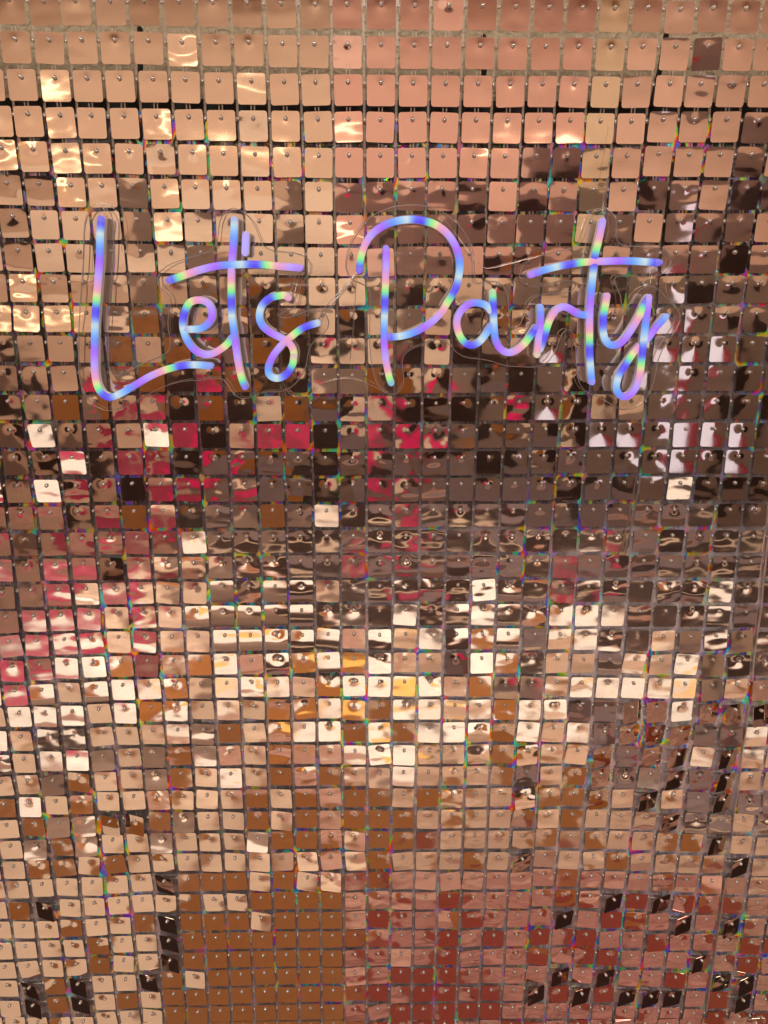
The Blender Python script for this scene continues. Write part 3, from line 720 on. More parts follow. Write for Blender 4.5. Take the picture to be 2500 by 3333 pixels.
CLASSES = """
0 0 TTTTTTTTTTTTTSTTTTTTTTTT
1 0 TTTTTBTTTTSTTTTTTTTTSDTT
2 -1 TTBTTTTTBTTTTTTTTTTTSTSST
3 -1 TTBTTBTTSTTBTTTTTTTTTSSSD
4 -1 BTBBTSTTTTTTTTTTTDDSSSSSDS
5 -1 SSBTDBTTTDTDDDDDTDDDSKDSKK
6 -1 STTTDBSSTDTBDDDDDDDTDSDDDS
7 -2 TSTTTSSDDTTTTTDDTDDDDDDDDKD
8 -2 TBSTTDTDDKXTTDKDTDDSDKDDKDD
9 -2 BBBBXWKTXKWTKTDTDXXKDTXRDDD
10 -2 BBTBWTWXDWKXTTKTKDDRDDDRRRD
11 -2 DBSDXWKCBXKDDWWDDDKDBDDDDDD
12 -2 STWDCXKWKTWDXXKDKDXRXTTDDDD
13 -2 DBDXTBCKTCCKDCCXXDDDSRRDRRRD
14 -2 DKBKCSKDXDXKDCDDDKKDDDDDRDRS
15 -3 BTBXKKSCDXDXKDCCDDDDDKDKDBKDK
16 -3 SSSKSWXKKDWDBKKCKKKKDKDDSSKKK
17 -3 SDCSXCCBKKKKKXSSSKKKKKKKDKDKK
18 -3 CTCCKCSSDKKKKCSSSDSSKCDSDKKKK
19 -3 TTCTCCSTGKGGTKSSSSBSSCSSKSSBKK
20 -3 TCCCTCTGGGGGKKKBKSBSKBBBKKKSDK
21 -3 CCBCTCTTGGGGGMSMBSWGDMBKKMTSTK
22 -3 CCHHWCMWBMGYGYBMMDBWKMMDMMBTKK
23 -4 BCGTGHBWTYBHTWHBYBMWTTMBBBBYTMM
24 -4 TBHHTBWHTBTWWBYWBBMMWBHDDKKHKKK
25 -4 BTKKTTTMDWTWHBWBWBBMWBMHDKKKDDB
26 -4 KTBHDTDWDMTWMMMBHMMMWKMMKDKKHKM
27 -4 TTDWTTDWTBTWMWMTBMMMWDMWKDTKDKM
28 -4 WBTWTTMTTTWTWMWWMWMMMKWWKMKMDKDD
29 -4 TWDDKKWDTTWTWMWWWMMMMWMWMDMKDDMD
30 -5 TTDWDTTDTTTDWWMTWWWMMMMTMWMMDDKDD
31 -5 TTWWTWTDTTTTMTMTWMMMWMKMMMWMDMMKM
32 -5 TTTTTTTKWWWTWTTMWMWMMMMMWMMWMMMMM
33 -5 TWKTTTTTWTTWWWWMWMMWMMDMWMKWKMMDD
34 -5 DDTWTTWKWWWTWWWMWMMWWMMMKMWWDKMKM
35 -6 TTTTTWTTKWWWWWWWWMWMWMWMWDWMMWMMMDW
36 -6 TTTTTWTTKWWWWWWWWMWWWMWMWMWWMMMKMDM
37 -6 TDKWKTTKWTWWWWWWMMWWWMWMMKMKWMWDKKM
38 -6 TTKWKTWTWWWWWWWWWWWWWMWMKWKWKKKMWKM
39 -6 TTTTTTTTWWWWWWWWWWWWWWWWWMMMMMMDWDD
40 -6 TTTTTTTTWWWWWWWWWWWWWWWWWWWMMMMMMMM
"""
CLS = {}
for ln in CLASSES.split("\n"):
    t = ln.split()
    if len(t) == 3:
        for k, ch in enumerate(t[2]):
            CLS[(int(t[0]), int(t[1]) + k)] = ch

SW, SH, HOLE = 0.0260, 0.0260, 0.0066      # sequin width, height, hole below the top edge


def sequin_mesh(mat):
    a, top, bot, r = SW / 2, HOLE, HOLE - SH, 0.0022
    out = []
    for cx, cz, a0 in ((a - r, top - r, 0), (-a + r, top - r, 90), (-a + r, bot + r, 180), (a - r, bot + r, 270)):
        for k in range(3):
            q = math.radians(a0 + 45 * k)
            out.append((cx + r * math.cos(q), cz + r * math.sin(q)))
    hole = [(0.0022 * math.cos(math.radians(30 + 60 * k)), 0.0025 * math.sin(math.radians(30 + 60 * k))) for k in range(6)]
    th = 0.0003
    v = [(p[0], 0, p[1]) for p in out] + [(p[0], 0, p[1]) for p in hole] + [(p[0], th, p[1]) for p in out]
    f = []
    # front ring between outline (12) and hole (6): each hole vertex takes two outline edges
    for k in range(6):
        h0, h1 = 12 + k, 12 + (k + 1) % 6
        o0, o1, o2 = 2 * k, (2 * k + 1) % 12, (2 * k + 2) % 12
        f += [(h0, o0, o1), (h0, o1, h1), (h1, o1, o2)]
    for k in range(12):
        f.append((k, 18 + k, 18 + (k + 1) % 12, (k + 1) % 12))
    me = bpy.data.meshes.new("sequin")
    me.from_pydata(v, [], f)
    bm = bmesh.new()
    bm.from_mesh(me)
    for fc in bm.faces:
        if abs(fc.normal.y) > 0.9 and fc.normal.y > 0:
            fc.normal_flip()
    bm.to_mesh(me)
    bm.free()
    me.materials.append(mat)
    return me


SEQ = {'g': sequin_mesh(M_GOLD), 'p': sequin_mesh(M_PINK), 'o': sequin_mesh(M_PEACH), 'y': sequin_mesh(M_YEL)}
mb = MB()
mb.cyl((0, 0), 0.00185, -0.0020, 0.0030, 8, 0.0007)
pin_o = mb.build("peg", M_PIN, None, True)
PIN = pin_o.data
bpy.data.objects.remove(pin_o)
YS = -0.006      # plane of the sequins


def nrm(a, b):
    """front normal of a sequin pitched by a (positive = looks up) and yawed by b (positive = looks right)"""
    return Vector((math.sin(b) * math.cos(a), -math.cos(b) * math.cos(a), math.sin(a)))


CAND = [(0.0, 0.0)]
for ia in range(-11, 12):
    for ib in range(-11, 12):
        if ia or ib:
            CAND.append((ia * 0.9 + 0.2, ib * 0.9 + 0.1))
CAND.sort(key=lambda q: q[0] ** 2 * 1.15 + q[1] ** 2)
OFFS = [(0, -0.0066, 0), (-0.009, 0.002, 1), (0.009, 0.002, 1), (-0.009, -0.015, -1), (0.009, -0.015, -1)]


def look(p, a, b, bend):
    got = []
    for ox, oz, sg in OFFS:
        q = Vector((p[0] + ox, YS, p[1] + oz))
        n = nrm(a + bend * sg, b)
        d = (q - EYE).normalized()
        r = d - 2 * d.dot(n) * n
        hit = TREE.ray_cast(q + r * 0.01, r)
        got.append(ecls[hit[2]] if hit[2] is not None else 'T')
    return got


WANT = {'T': 'T', 'B': 'BL', 'H': 'B', 'Y': 'Y', 'D': 'D', 'K': 'K', 'W': 'W', 'C': 'C', 'M': 'M'}


def score(c, got):
    if c == 'B' and 'L' in got:
        return 1.0 if got.count('L') < 3 else 0.7
    if c in WANT:
        return sum(g in WANT[c] for g in got) / 5
    dark, light = sum(g in 'KDWC' for g in got), sum(g in 'TBMLA' for g in got)
    if c == 'S':
        return 1.0 if dark >= 2 and light >= 1 else (0.6 if dark else 0.3)
    if c == 'G':
        return 0.25 * sum(g in 'KDW' for g in got[1:3]) + 0.25 * sum(g in 'B' for g in got[3:5])
    if c == 'R':
        return 0.35 * (got[1] == 'A') + 0.25 * (got[3] == 'A') + 0.25 * (got[2] == 'E') + 0.15 * (got[4] == 'E')
    if c == 'X':
        return min(1.0, 0.34 * len(set(got)))
    return 0


STAT = {}


def choose(row, col, p, c):
    hi = row >= 24
    bend = {'G': 0.045, 'S': 0.03, 'X': 0.03}.get(c, 0.0)
    if c == 'H' and rnd.random() < .5:
        bend = 0.02
    if c == 'K' and (row >= 28 or (row >= 24 and col >= 17)):
        best, sel = -1, None
        for _ in range(60):
            b = math.radians(rnd.uniform(11, 23)) * (-1 if col < 5 else 1)
            a = math.radians(rnd.uniform(-7, 6))
            s = score('K', look(p, a, b, bend))
            if s > best:
                best, sel = s, (a, b)
            if s > 0.99:
                break
        STAT.setdefault('K yawed', []).append(best)
        return sel[0], sel[1], bend
    sel, best = (0, 0), -9
    if c == 'R':
        sel = max(((ia * 0.8, ib * 0.16) for ia in range(-4, 5) for ib in range(-55, 56)),
                  key=lambda q: score('R', look(p, math.radians(q[0]), math.radians(q[1]), 0)) - 0.01 * (abs(q[0]) + abs(q[1])))
        return math.radians(sel[0]), math.radians(sel[1]), 0.0
    order = CAND if row < 22 else sorted(CAND, key=lambda q: math.hypot(*q) * rnd.uniform(0.12, 1.6) + (9 if math.hypot(*q) > 9.5 else 0))
    for k, (a, b) in enumerate(order):
        if c == 'B' and row < 13 and k > 200:
            break
        s = score(c, look(p, math.radians(a), math.radians(b), bend))
        v = s - 0.0016 * (a * a + b * b) ** .5
        if v > best:
            best, sel = v, (a, b)
        if s >= 0.99 and k > 0 or (s >= 0.99 and k == 0):
            break
    STAT.setdefault(c, []).append(best)
    j = 0.35
    return math.radians(sel[0] + rnd.uniform(-j, j)), math.radians(sel[1] + rnd.uniform(-j, j)), bend


def clampc(row, col):
    r = min(max(row, 0), 40)
    cs = [k[1] for k in CLS if k[0] == r]
    return CLS[(r, min(max(col, min(cs)), max(cs)))]


LABELS = [
    ["tan sequin panel at the top left corner, black strap behind it", "tan sequin panel above the letter L and the t", "pink sequin panel in the top middle, above the P", "pink panel with a pale gold sequin column, above the y", "rose sequin panel with dark swirls at the top right corner"],
    ["cream sequin panel left of the letter L", "brown and cream sequin panel behind the word Lets", "smoky sequin panel behind the P, crimson glints below", "taupe sequin panel behind the letters t and y", "taupe sequin panel right of the word Party, white and red strips"],
    ["crimson and cream sequin panel at the left edge, below the L", "dark sequin panel fading to bright cream, below the word Lets", "dark brown sequin panel over bright cream ones, in the middle", "dark brown panel over cream sequins, below the y", "dark brown panel at the right edge beside a clear seam"],
    ["cream panel with a few brown sequins, left edge, below the crimson ones", "cream and brown panel below the brightest sequins, left of the middle", "mauve streaked and brown panel in the lower middle", "mauve streaked panel with black tilted sequins, lower right", "dark dusty rose panel at the lower right edge"],
    ["peach panel with black tilted sequins at the lower left edge", "copper brown panel between the peach and the brick red panels", "brick red and rose panel near the bottom middle", "rose panel with black tilted sequins near the bottom right", "dusty tan streaked panel at the bottom right edge"],
    ["peach sequin strip in the bottom left corner", "copper sequin strip along the bottom edge", "brick red sequin strip along the bottom edge", "rose sequin strip along the bottom edge", "tan sequin strip in the bottom right corner"],
]
panels = {}
ALLP = {}


def panel_of(row, col):
    pr = 0 if row < 8 else min(row // 8, 5)
    pc = min(max((col + 6) // 8, 0), 4)
    return pr, pc


for row, c0, XS, ZS in ROWS:
    for k in range(len(XS)):
        ALLP[(row, c0 + k)] = (XS[k] * 1e-4, ZS[k] * 1e-4)

mat_tint = {}
for (row, col), (px, pz) in ALLP.items():
    key = panel_of(row, col)
    if key not in panels:
        pe = empty("sequin_panel", (0, 0, 0))
        pe["label"] = LABELS[key[0]][key[1]]
        pe["category"] = "sequin panel"
        pe["group"] = "square mirror sequin panels of the shimmer wall"
        panels[key] = pe
    pe = panels[key]
    c = clampc(row, col)
    tint = 'g'
    if key in ((0, 2), (4, 2), (4, 3), (5, 2), (5, 3)):
        tint = 'p'
    if key == (0, 3):
        tint = 'y' if col == 18 else 'o'
    if key == (0, 4):
        tint = 'o'
    if tint == 'p' and row >= 31 and c == 'W' and rnd.random() < 0.3:
        c = 'M'
    a, b, bend = choose(row, col, (px, pz), c)
    ob = bpy.data.objects.new("sequin", SEQ[tint])
    ob.parent = pe
    ob.location = (px, YS - 0.012 * abs(math.sin(b)) - 0.008 * max(0.0, abs(math.sin(a)) - 0.06) + rnd.uniform(-.0006, .0006), pz)
    spin = rnd.gauss(0, 0.022)
    if row > 18 and rnd.random() < 0.55:
        spin += rnd.gauss(0, 0.05)
    ob.rotation_euler = Euler((-a, spin, b), 'XYZ')
    wave = {'S': 0.16, 'X': 0.36, 'M': 0.22, 'B': 0.18, 'H': 0.12, 'T': 0.09, 'D': 0.10, 'K': 0.10, 'C': 0.18, 'W': 0.11, 'G': 0.05, 'R': 0.02, 'Y': 0.08}[c] * rnd.uniform(0.5, 1.7)
    dim = rnd.uniform(-0.15, 0.5) if rnd.random() < .6 else rnd.uniform(0.3, 1.0)
    if row < 8:
        dim *= 0.45
        wave *= 0.5 if c in 'TB' else 1
    soil = 0.02 if c == 'R' else (rnd.uniform(0.12, 0.60) if 15 < row < 33 else rnd.uniform(0.03, 0.26))
    if c in 'KSGWD':
        soil *= 0.4
    if abs(b) > 0.2:
        soil = 0.02
    ob.color = (0.5 + bend / (2 * 0.0084) / 10.0 * 1.0, wave, dim, soil)
    if row < 9:
        ob.scale = (1.035, 1, 1.035)
    COL.objects.link(ob)
    pn = bpy.data.objects.new("peg", PIN)
    pn.parent = ob
    COL.objects.link(pn)

MILK = [(0.03,) * 5, (0.10, 0.13, 0.22, 0.36, 0.42), (0.20, 0.28, 0.60, 0.85, 0.85), (0.28, 0.32, 0.55, 0.85, 0.85), (0.5, 0.5, 0.6, 0.65, 0.65), (0.4,) * 5]
# clear carrier grid of each panel: bars at peg height, bars behind each column, studs in the corners
for key, pe in panels.items():
    cells = [q for q in ALLP if panel_of(*q) == key]
    mb = MB()
    st = MB()
    for (row, col) in cells:
        p = ALLP[(row, col)]
        rt = ALLP.get((row, col + 1))
        dn = ALLP.get((row + 1, col))
        if rt:
            mb.box(p[0], rt[0], -0.0042, -0.0036, (p[1] + rt[1]) / 2 - 0.0022, (p[1] + rt[1]) / 2 + 0.0022)
            st.cyl(((p[0] + rt[0]) / 2, (p[1] + rt[1]) / 2 - 0.0005), 0.0016, -0.0056, -0.0036, 7, 0.0006)
        if dn:
            for s_ in (-1, 1):
                xm = (p[0] + dn[0]) / 2 + s_ * 0.0016
                mb.box(xm - 0.0006, xm + 0.0006, -0.0041, -0.0037, dn[1], p[1])
            xe = (p[0] + dn[0]) / 2 + 0.0151
            mb.box(xe - 0.0012, xe + 0.0012, 0.0009, 0.0014, dn[1], p[1])
    mb.build("carrier_grid", M_GRID, pe)
    sb = st.build("stud", M_PIN, pe, True)
    sb["kind"] = "stuff"
    fv, ff = [], []
    for (row, col) in cells:
        q = [ALLP.get((row + i, col + j)) for i, j in ((0, 0), (0, 1), (1, 1), (1, 0))]
        if row >= 3 and all(q):
            n = len(fv)
            fv += [(p_[0], -0.0032, p_[1] + 0.0045) for p_ in q]
            ff.append((n, n + 1, n + 2, n + 3))
    if ff:
        mesh_ob("film_backing", fv, ff, M_FILM, pe).color = (MILK[key[0]][key[1]], 0, 0, 1)

# upright clear seam flanges between some panels
for key in ((1, 3), (2, 3), (3, 3), (4, 3), (2, 2), (3, 2)):
    pe = panels[key]
    edge = -6 + 8 * (key[1] + 1)
    pts = []
    for row in range(key[0] * 8, key[0] * 8 + 8):
        a, b = ALLP.get((row, edge - 1)), ALLP.get((row, edge))
        if a and b:
            pts.append(((a[0] + b[0]) / 2, (a[1] + b[1]) / 2 + 0.008))
    if len(pts) > 2:
        mb = MB()
        for (xa, za), (xb, zb) in zip(pts, pts[1:]):
            n = len(mb.v)
            dpt = 0.011 if key[1] == 3 else 0.005
            mb.v += [(xa - .0006, -dpt, za), (xa + .0006, -dpt, za), (xa + .0006, 0.002, za), (xa - .0006, 0.002, za), (xb - .0006, -dpt, zb), (xb + .0006, -dpt, zb), (xb + .0006, 0.002, zb), (xb - .0006, 0.002, zb)]
            mb.f += [(n, n + 1, n + 5, n + 4), (n + 1, n + 2, n + 6, n + 5), (n + 3, n, n + 4, n + 7)]
        mb.build("seam_flange", M_FLANGE, pe)

mb = MB()
mb.tube([(0.2872, -0.013, 1.2560), (0.2850, -0.013, 1.2320), (0.2822, -0.012, 1.2050), (0.2792, -0.010, 1.1810)], 0.0011, 4)
mb.tube([(0.2880, -0.012, 1.2700), (0.2868, -0.0145, 1.2480)], 0.0008, 4)
mb.build("plastic_sliver", M_FLANGE, panels[(1, 3)])

# ------------------------------------------------------------------ the two neon words
STROKES=[
('lets','L',1,0.0,[(-2624,15238),(-2647,15091),(-2667,14921),(-2702,14706),(-2741,14487),(-2776,14265),(-2803,14040),(-2825,13811),(-2820,13672),(-2778,13569),(-2697,13527),(-2576,13570),(-2428,13654),(-2257,13747),(-2089,13812),(-1923,13850),(-1783,13855),(-1658,13846)]),
('lets','e',1,0.12,[(-1858,14205),(-1738,14214),(-1657,14259),(-1612,14326),(-1612,14402),(-1654,14468),(-1744,14490),(-1828,14459),(-1885,14357),(-1906,14245),(-1882,14124),(-1819,14019),(-1730,13965),(-1637,13965),(-1542,14011),(-1469,14066),(-1424,14125)]),
('lets','t',1,0.12,[(-1342,15235),(-1361,15032),(-1390,14818),(-1405,14601),(-1412,14380),(-1401,14224),(-1387,14043),(-1368,13860),(-1342,13721),(-1313,13637)]),
('lets','cross',-1,1.0,[(-2004,14678),(-1865,14722),(-1704,14774),(-1521,14814),(-1317,14827),(-1114,14828),(-911,14811),(-722,14799)]),
('lets','apos',0,0.6,[(-1237,15101),(-1245,15024),(-1253,14939)]),
('lets','s1',1,0.76,[(-843,14515),(-879,14537),(-943,14532),(-1036,14506),(-1107,14439),(-1138,14337),(-1114,14247),(-1038,14180),(-934,14126),(-843,14067),(-804,13976),(-821,13861)]),
('lets','s2',-1,0.14,[(-560,14271),(-700,14226),(-818,14144),(-913,14067),(-1010,13953),(-1065,13837),(-1054,13754),(-980,13722),(-890,13759),(-821,13861),(-805,13944)]),
('party','bowl',-1,1.0,[(-137,14779),(-128,14857),(-109,14943),(-64,15046),(17,15139),(125,15203),(241,15237),(375,15250),(491,15238),(609,15201),(718,15125),(802,15015),(841,14912),(854,14800),(835,14661),(796,14564),(735,14466),(690,14386),(591,14287),(462,14206),(333,14156),(222,14138),(143,14137)]),
('party','stem',1,0.42,[(126,14978),(126,14858),(122,14719),(118,14553),(114,14376),(110,14232),(110,14096),(120,13959),(139,13840),(163,13737),(182,13681)]),
('party','a',1,0.14,[(1180,14392),(1146,14432),(1099,14459),(1015,14472),(938,14449),(875,14387),(845,14324),(842,14252),(873,14153),(931,14080),(997,14057),(1071,14089),(1133,14162),(1181,14244)]),
('party','atail',1,0.85,[(1187,14569),(1195,14472),(1204,14365),(1214,14248),(1233,14122),(1274,14040),(1332,13994),(1389,13985),(1453,14008),(1525,14068),(1586,14150),(1638,14231)]),
('party','r',1,0.28,[(1668,14429),(1678,14340),(1679,14250),(1671,14141),(1667,14041),(1662,13967)]),
('party','rarm',-1,1.14,[(1692,14018),(1727,14141),(1750,14232),(1773,14304),(1823,14394),(1895,14434),(1961,14421),(2038,14376),(2095,14359),(2155,14354)]),
('party','t2',1,0.58,[(2229,15237),(2216,15127),(2197,15016),(2179,14896),(2175,14766),(2171,14634),(2168,14502),(2172,14323),(2182,14192),(2192,14055),(2207,13917),(2227,13778),(2243,13694)]),
('party','cross2',-1,1.45,[(1559,14742),(1702,14790),(1878,14830),(2081,14861),(2286,14870),(2491,14875),(2675,14867),(2813,14859)]),
('party','y1',1,0.73,[(2331,14538),(2324,14458),(2312,14368),(2315,14274),(2322,14192),(2352,14111),(2402,14065),(2459,14061),(2522,14093),(2581,14175),(2629,14257),(2676,14356),(2713,14454),(2736,14508)]),
('party','y2',-1,1.62,[(2748,14526),(2745,14419),(2743,14284),(2738,14148),(2736,14011),(2735,13872),(2727,13751),(2700,13638),(2653,13567),(2589,13539),(2529,13572),(2499,13647),(2514,13751),(2562,13844),(2629,13946),(2680,14011),(2749,14075),(2800,14130),(2874,14239),(2957,14339)])]
ACRYLIC={'lets': [(-2697,15350),(-2633,15354),(-2580,15327),(-2548,15277),(-2536,15212),(-2539,15144),(-2548,15075),(-2557,15006),(-2565,14937),(-2576,14868),(-2587,14798),(-2597,14727),(-2610,14657),(-2621,14586),(-2634,14514),(-2645,14443),(-2657,14371),(-2668,14298),(-2678,14226),(-2687,14152),(-2694,14079),(-2701,14005),(-2708,13931),(-2714,13856),(-2709,13788),(-2684,13746),(-2638,13734),(-2572,13751),(-2494,13793),(-2414,13834),(-2336,13873),(-2257,13906),(-2180,13933),(-2116,13964),(-2078,14006),(-2063,14060),(-2066,14126),(-2077,14200),(-2076,14273),(-2063,14345),(-2039,14417),(-2027,14475),(-2037,14517),(-2068,14554),(-2114,14590),(-2149,14638),(-2151,14700),(-2120,14757),(-2064,14803),(-1994,14838),(-1919,14864),(-1844,14887),(-1769,14908),(-1695,14928),(-1628,14952),(-1576,14988),(-1542,15036),(-1524,15097),(-1515,15165),(-1500,15233),(-1470,15293),(-1423,15337),(-1363,15355),(-1303,15342),(-1248,15305),(-1197,15253),(-1160,15192),(-1135,15130),(-1115,15068),(-1093,15018),(-1055,14984),(-998,14964),(-926,14957),(-853,14951),(-780,14944),(-710,14924),(-654,14888),(-621,14836),(-623,14773),(-658,14720),(-701,14677),(-727,14634),(-737,14588),(-739,14528),(-752,14466),(-797,14420),(-861,14391),(-921,14365),(-947,14340),(-936,14323),(-889,14315),(-816,14328),(-741,14358),(-665,14384),(-590,14392),(-523,14376),(-473,14336),(-451,14276),(-466,14212),(-512,14159),(-573,14112),(-623,14065),(-655,14011),(-673,13944),(-684,13869),(-708,13794),(-750,13721),(-808,13656),(-877,13607),(-953,13578),(-1030,13575),(-1099,13574),(-1162,13560),(-1226,13537),(-1290,13510),(-1357,13501),(-1419,13527),(-1468,13581),(-1503,13648),(-1538,13693),(-1582,13713),(-1640,13714),(-1712,13699),(-1789,13692),(-1865,13690),(-1941,13684),(-2018,13671),(-2096,13650),(-2174,13621),(-2253,13586),(-2333,13546),(-2413,13502),(-2493,13458),(-2573,13419),(-2652,13390),(-2730,13376),(-2806,13383),(-2877,13416),(-2936,13468),(-2980,13536),(-3007,13611),(-3018,13687),(-3021,13762),(-3017,13837),(-3011,13912),(-3003,13986),(-2996,14060),(-2986,14133),(-2977,14207),(-2966,14279),(-2954,14352),(-2943,14424),(-2931,14496),(-2918,14567),(-2906,14638),(-2892,14709),(-2880,14779),(-2869,14849),(-2857,14919),(-2848,14988),(-2839,15057),(-2830,15126),(-2818,15194),(-2793,15261),(-2752,15315)],'party': [(262,15385),(334,15392),(407,15392),(479,15386),(552,15373),(625,15350),(698,15316),(770,15270),(837,15214),(894,15149),(940,15080),(972,15011),(994,14942),(1006,14872),(1010,14801),(1011,14732),(1023,14681),(1050,14662),(1097,14666),(1163,14680),(1230,14681),(1289,14650),(1331,14595),(1355,14526),(1366,14454),(1373,14382),(1379,14309),(1394,14246),(1421,14217),(1457,14223),(1496,14266),(1526,14337),(1551,14409),(1579,14474),(1621,14523),(1681,14548),(1754,14562),(1828,14566),(1903,14564),(1969,14578),(2016,14605),(2037,14637),(2021,14669),(1977,14690),(1914,14689),(1840,14672),(1767,14652),(1693,14633),(1619,14626),(1549,14639),(1495,14677),(1467,14733),(1476,14795),(1516,14848),(1577,14889),(1649,14917),(1722,14938),(1795,14955),(1868,14969),(1941,14983),(2004,15007),(2053,15046),(2086,15097),(2104,15163),(2120,15232),(2149,15294),(2194,15339),(2254,15358),(2316,15344),(2364,15301),(2394,15241),(2402,15172),(2404,15109),(2423,15062),(2462,15031),(2521,15018),(2594,15016),(2668,15014),(2743,15010),(2818,15000),(2889,14975),(2945,14934),(2976,14877),(2970,14816),(2932,14770),(2871,14741),(2797,14732),(2723,14733),(2647,14736),(2573,14739),(2498,14738),(2441,14726),(2421,14703),(2431,14664),(2461,14609),(2495,14546),(2510,14475),(2513,14408),(2523,14373),(2542,14373),(2569,14409),(2601,14476),(2639,14545),(2686,14601),(2745,14635),(2812,14638),(2870,14607),(2923,14562),(2975,14515),(3028,14467),(3081,14419),(3120,14365),(3127,14295),(3103,14221),(3058,14147),(3008,14073),(2971,13998),(2947,13923),(2934,13848),(2928,13772),(2919,13696),(2902,13619),(2871,13544),(2824,13476),(2764,13423),(2692,13393),(2614,13392),(2538,13421),(2468,13465),(2399,13502),(2331,13532),(2262,13560),(2199,13594),(2152,13651),(2120,13723),(2105,13799),(2095,13875),(2087,13950),(2080,14024),(2072,14098),(2048,14165),(2014,14205),(1977,14209),(1938,14178),(1909,14117),(1888,14043),(1858,13968),(1816,13902),(1760,13855),(1691,13836),(1615,13831),(1538,13834),(1461,13839),(1384,13843),(1308,13862),(1233,13886),(1158,13903),(1084,13914),(1008,13918),(932,13935),(860,13976),(800,14034),(743,14087),(687,14113),(627,14112),(557,14084),(482,14048),(407,14020),(348,13986),(310,13942),(295,13886),(303,13815),(316,13739),(313,13665),(288,13601),(239,13558),(173,13546),(109,13571),(58,13623),(23,13692),(1,13767),(-13,13842),(-25,13917),(-32,13992),(-37,14066),(-39,14140),(-39,14214),(-36,14287),(-34,14360),(-32,14432),(-29,14504),(-33,14571),(-55,14616),(-94,14644),(-150,14668),(-209,14694),(-251,14742),(-273,14806),(-272,14876),(-258,14946),(-236,15015),(-204,15085),(-159,15153),(-102,15217),(-36,15271),(36,15316),(108,15347),(181,15370),(253,15384)]}
WIRES=[[(-2869,14699),(-2834,15046),(-2812,15217),(-2751,15335),(-2671,15382),(-2590,15386),(-2510,15336),(-2468,15252),(-2465,15091),(-2473,14940)],[(-2627,15277),(-2605,15323),(-2625,15353),(-2601,15369),(-2556,15370),(-2484,15374)],[(-759,14772),(-780,14684),(-825,14564),(-859,14520)],[(-722,14768),(-753,14675),(-788,14555),(-817,14502)],[(-562,14286),(-495,14404),(-377,14530),(-260,14655),(-167,14752)],[(-534,14277),(-467,14386),(-354,14521),(-232,14655),(-144,14743)],[(2243,15263),(2214,15285),(2211,15314),(2238,15327),(2266,15315),(2269,15281)],[(2026,15044),(2045,15160),(2074,15263),(2112,15310),(2181,15352),(2271,15370),(2337,15332),(2379,15268),(2394,15196),(2378,15067)],[(2286,15289),(2317,15195),(2300,15058)],[(2752,14999),(2838,15012),(2915,14977),(2965,14903),(2965,14807),(2932,14674),(2953,14562),(3033,14473),(3106,14405)],[(2806,14824),(2785,14753),(2767,14651),(2748,14548)],[(2782,14833),(2758,14740),(2740,14638)],[(832,14489),(875,14435)],[(-94,15564),(-113,15271),(-142,14970),(-167,14708),(-203,14260),(-239,13891)],[(2306,16139),(2276,15864),(2247,15492),(2243,15323)],[(650,15316),(814,15125),(933,14974),(1028,14866),(1146,14801),(1352,14845),(1625,14912)],[(-979,13820),(-869,13560),(-678,13537),(-556,13656),(-317,13713),(-126,13694),(113,13581)],[(203,14532),(205,14261)]]

CYC = [(0.0, (74, 60, 242)), (0.05, (84, 84, 242)), (0.11, (135, 175, 238)), (0.15, (205, 220, 222)), (0.20, (160, 205, 240)), (0.31, (92, 150, 252)), (0.45, (166, 96, 252)), (0.60, (182, 152, 252)),
       (0.72, (226, 150, 205)), (0.77, (238, 160, 180)), (0.82, (226, 222, 150)), (0.88, (132, 240, 132)), (0.92, (98, 190, 215)), (0.965, (80, 84, 240)), (1.0, (74, 60, 242))]


def cyc(p):
    p -= math.floor(p)
    for (p0, c0), (p1, c1) in zip(CYC, CYC[1:]):
        if p0 <= p <= p1:
            t = (p - p0) / (p1 - p0)
            return Vector(lin(*[(a + (b - a) * t) * 0.97 + 6 for a, b in zip(c0, c1)]))
    return Vector(lin(*CYC[0][1]))


GLOW = glow_mat()
WT, DEPTH, YB = 0.0035, 0.012, -0.0150     # half width, depth, back plane of the tubes
CYCLE = 0.0870                             # metres for one run of colours
FRONT = [(-1.0, 0.0080), (-0.98, 0.0098), (-0.80, 0.0112), (-0.45, 0.0119), (0.0, 0.0121), (0.45, 0.0119), (0.80, 0.0112), (0.98, 0.0098), (1.0, 0.0080)]
BACK = [(1.0, 0.0080), (1.0, 0.0042), (0.93, 0.0036), (1.0, 0.0030), (0.95, 0.0), (-0.95, 0.0), (-1.0, 0.0030), (-0.93, 0.0036), (-1.0, 0.0042), (-1.0, 0.0080)]


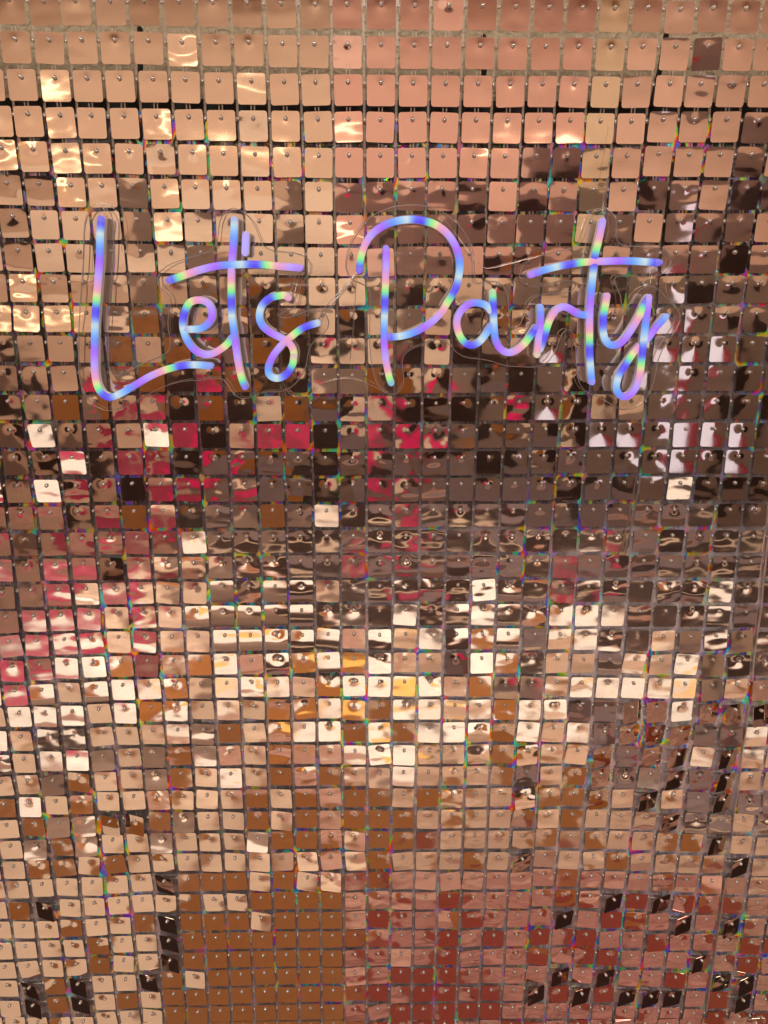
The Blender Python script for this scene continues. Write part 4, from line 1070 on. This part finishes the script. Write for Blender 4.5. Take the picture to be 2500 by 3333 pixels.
def stroke(name, pts, order, ph, lift, parent, tail=0.0):
    P = catmull([(x * 1e-4, 0, z * 1e-4) for x, z in pts], 9)
    S = [0.0]
    for a, b in zip(P, P[1:]):
        S.append(S[-1] + (b - a).length)
    tot = S[-1]
    rings = []      # centre, tangent, half width factor, position along
    t0 = (P[1] - P[0]).normalized()
    t1 = (P[-1] - P[-2]).normalized()
    for q in (84, 62, 40, 20):
        rings.append((P[0] - t0 * WT * math.sin(math.radians(q)), t0, math.cos(math.radians(q)), 0.0, 1))
    for i, p in enumerate(P):
        t = (P[min(i + 1, len(P) - 1)] - P[max(i - 1, 0)]).normalized()
        rings.append((p, t, 1.0, S[i], 0))
    for q in (20, 40, 62, 84):
        rings.append((P[-1] + t1 * WT * math.sin(math.radians(q)), t1, math.cos(math.radians(q)), tot, 1))

    def sweep(prof):
        v = []
        for c, t, wf, s, cap in rings:
            side = Vector((t.z, 0, -t.x))
            back = tail * max(0.0, min(1.0, (s / tot - 0.70) / 0.12)) if tail else 0.0
            for u, d in prof:
                q = c + side * (u * WT * wf)
                v.append((q.x, YB - lift + back - d, q.z))
        n = len(prof)
        f = []
        for i in range(len(rings) - 1):
            for k in range(n - 1):
                f.append((i * n + k, i * n + k + 1, (i + 1) * n + k + 1, (i + 1) * n + k))
        return v, f
    v, f = sweep(FRONT)
    ob = mesh_ob("light_tube", v, f, GLOW, parent, True)
    at = ob.data.color_attributes.new("glow", 'FLOAT_COLOR', 'POINT')
    n = len(FRONT)
    for i, (c, t, wf, s, cap) in enumerate(rings):
        if order == 0:
            col = Vector(lin(182, 168, 250))
        else:
            col = cyc(ph + order * s / CYCLE)
        endf = min(s, tot - s)
        if cap or endf < 0.003:
            col = col * 0.72 + Vector((0.13, 0.10, 0.16))
        for k in range(n):
            e = 1.0 - 0.10 * abs(FRONT[k][0]) ** 3
            at.data[i * n + k].color = (col.x * e, col.y * e, col.z * e, 1)
    v, f = sweep(BACK)
    mesh_ob("housing", v, f, M_HOUSE, ob, True)


signs = {}
for key, lab in (('lets', "glowing rainbow neon word Lets on clear acrylic, left of the other word"), ('party', "glowing rainbow neon word Party on clear acrylic")):
    e_ = empty("neon_sign", (0, 0, 0))
    e_["label"] = lab
    e_["category"] = "neon sign"
    e_["group"] = "neon words hung on the sequin wall"
    signs[key] = e_
LIFT = {'cross': 0.0009, 'cross2': 0.0009, 's2': 0.0006, 'stem': 0.0006, 'atail': 0.0006, 'r': 0.0009, 't2': 0.0005, 'y2': 0.0008, 'apos': 0.0}
for sg, nm, order, ph, pts in STROKES:
    stroke(nm, pts, order, ph, LIFT.get(nm, 0.0), signs[sg], 0.0055 if nm == 'y2' else 0.0)
for sg, poly in ACRYLIC.items():
    n = len(poly)
    y0, y1 = -0.0147, -0.0119
    v = [(x * 1e-4, y0, z * 1e-4) for x, z in poly] + [(x * 1e-4, y1, z * 1e-4) for x, z in poly]
    me = bpy.data.meshes.new("acrylic_backing")
    bm = bmesh.new()
    bv = [bm.verts.new(q) for q in v]
    f0 = bm.faces.new(bv[:n])
    f1 = bm.faces.new(bv[n:][::-1])
    for k in range(n):
        fc = bm.faces.new((bv[k], bv[n + k], bv[n + (k + 1) % n], bv[(k + 1) % n]))
        fc.material_index = 1
    bmesh.ops.triangulate(bm, faces=[f0, f1])
    bm.normal_update()
    bm.to_mesh(me)
    bm.free()
    me.materials.append(M_ACRYL)
    me.materials.append(M_EDGE)
    ab = link(bpy.data.objects.new("acrylic_backing", me), signs[sg])
    mb = MB()
    loop = [(x * 1e-4, -0.0147, z * 1e-4) for x, z in poly]
    mb.tube(loop + loop[:2], 0.00032, 5)
    mb.build("polished_edge", M_RIM, ab, True)
for i, wpts in enumerate(WIRES):
    sg = 'lets' if i < 6 or i == 16 else 'party'
    P = catmull([(x * 1e-4, -0.0175 - 0.0015 * math.sin(k * 1.9 + i), z * 1e-4) for k, (x, z) in enumerate(wpts)], 6)
    mb = MB()
    mb.tube(P, 0.00022 if i not in (2, 3, 4, 5) else 0.00045, 5)
    mb.build("hanging_wire", M_WIRE, signs[sg], True)

for k in sorted(STAT):
    print("CLASS", k, len(STAT[k]), round(sum(STAT[k]) / len(STAT[k]), 2))
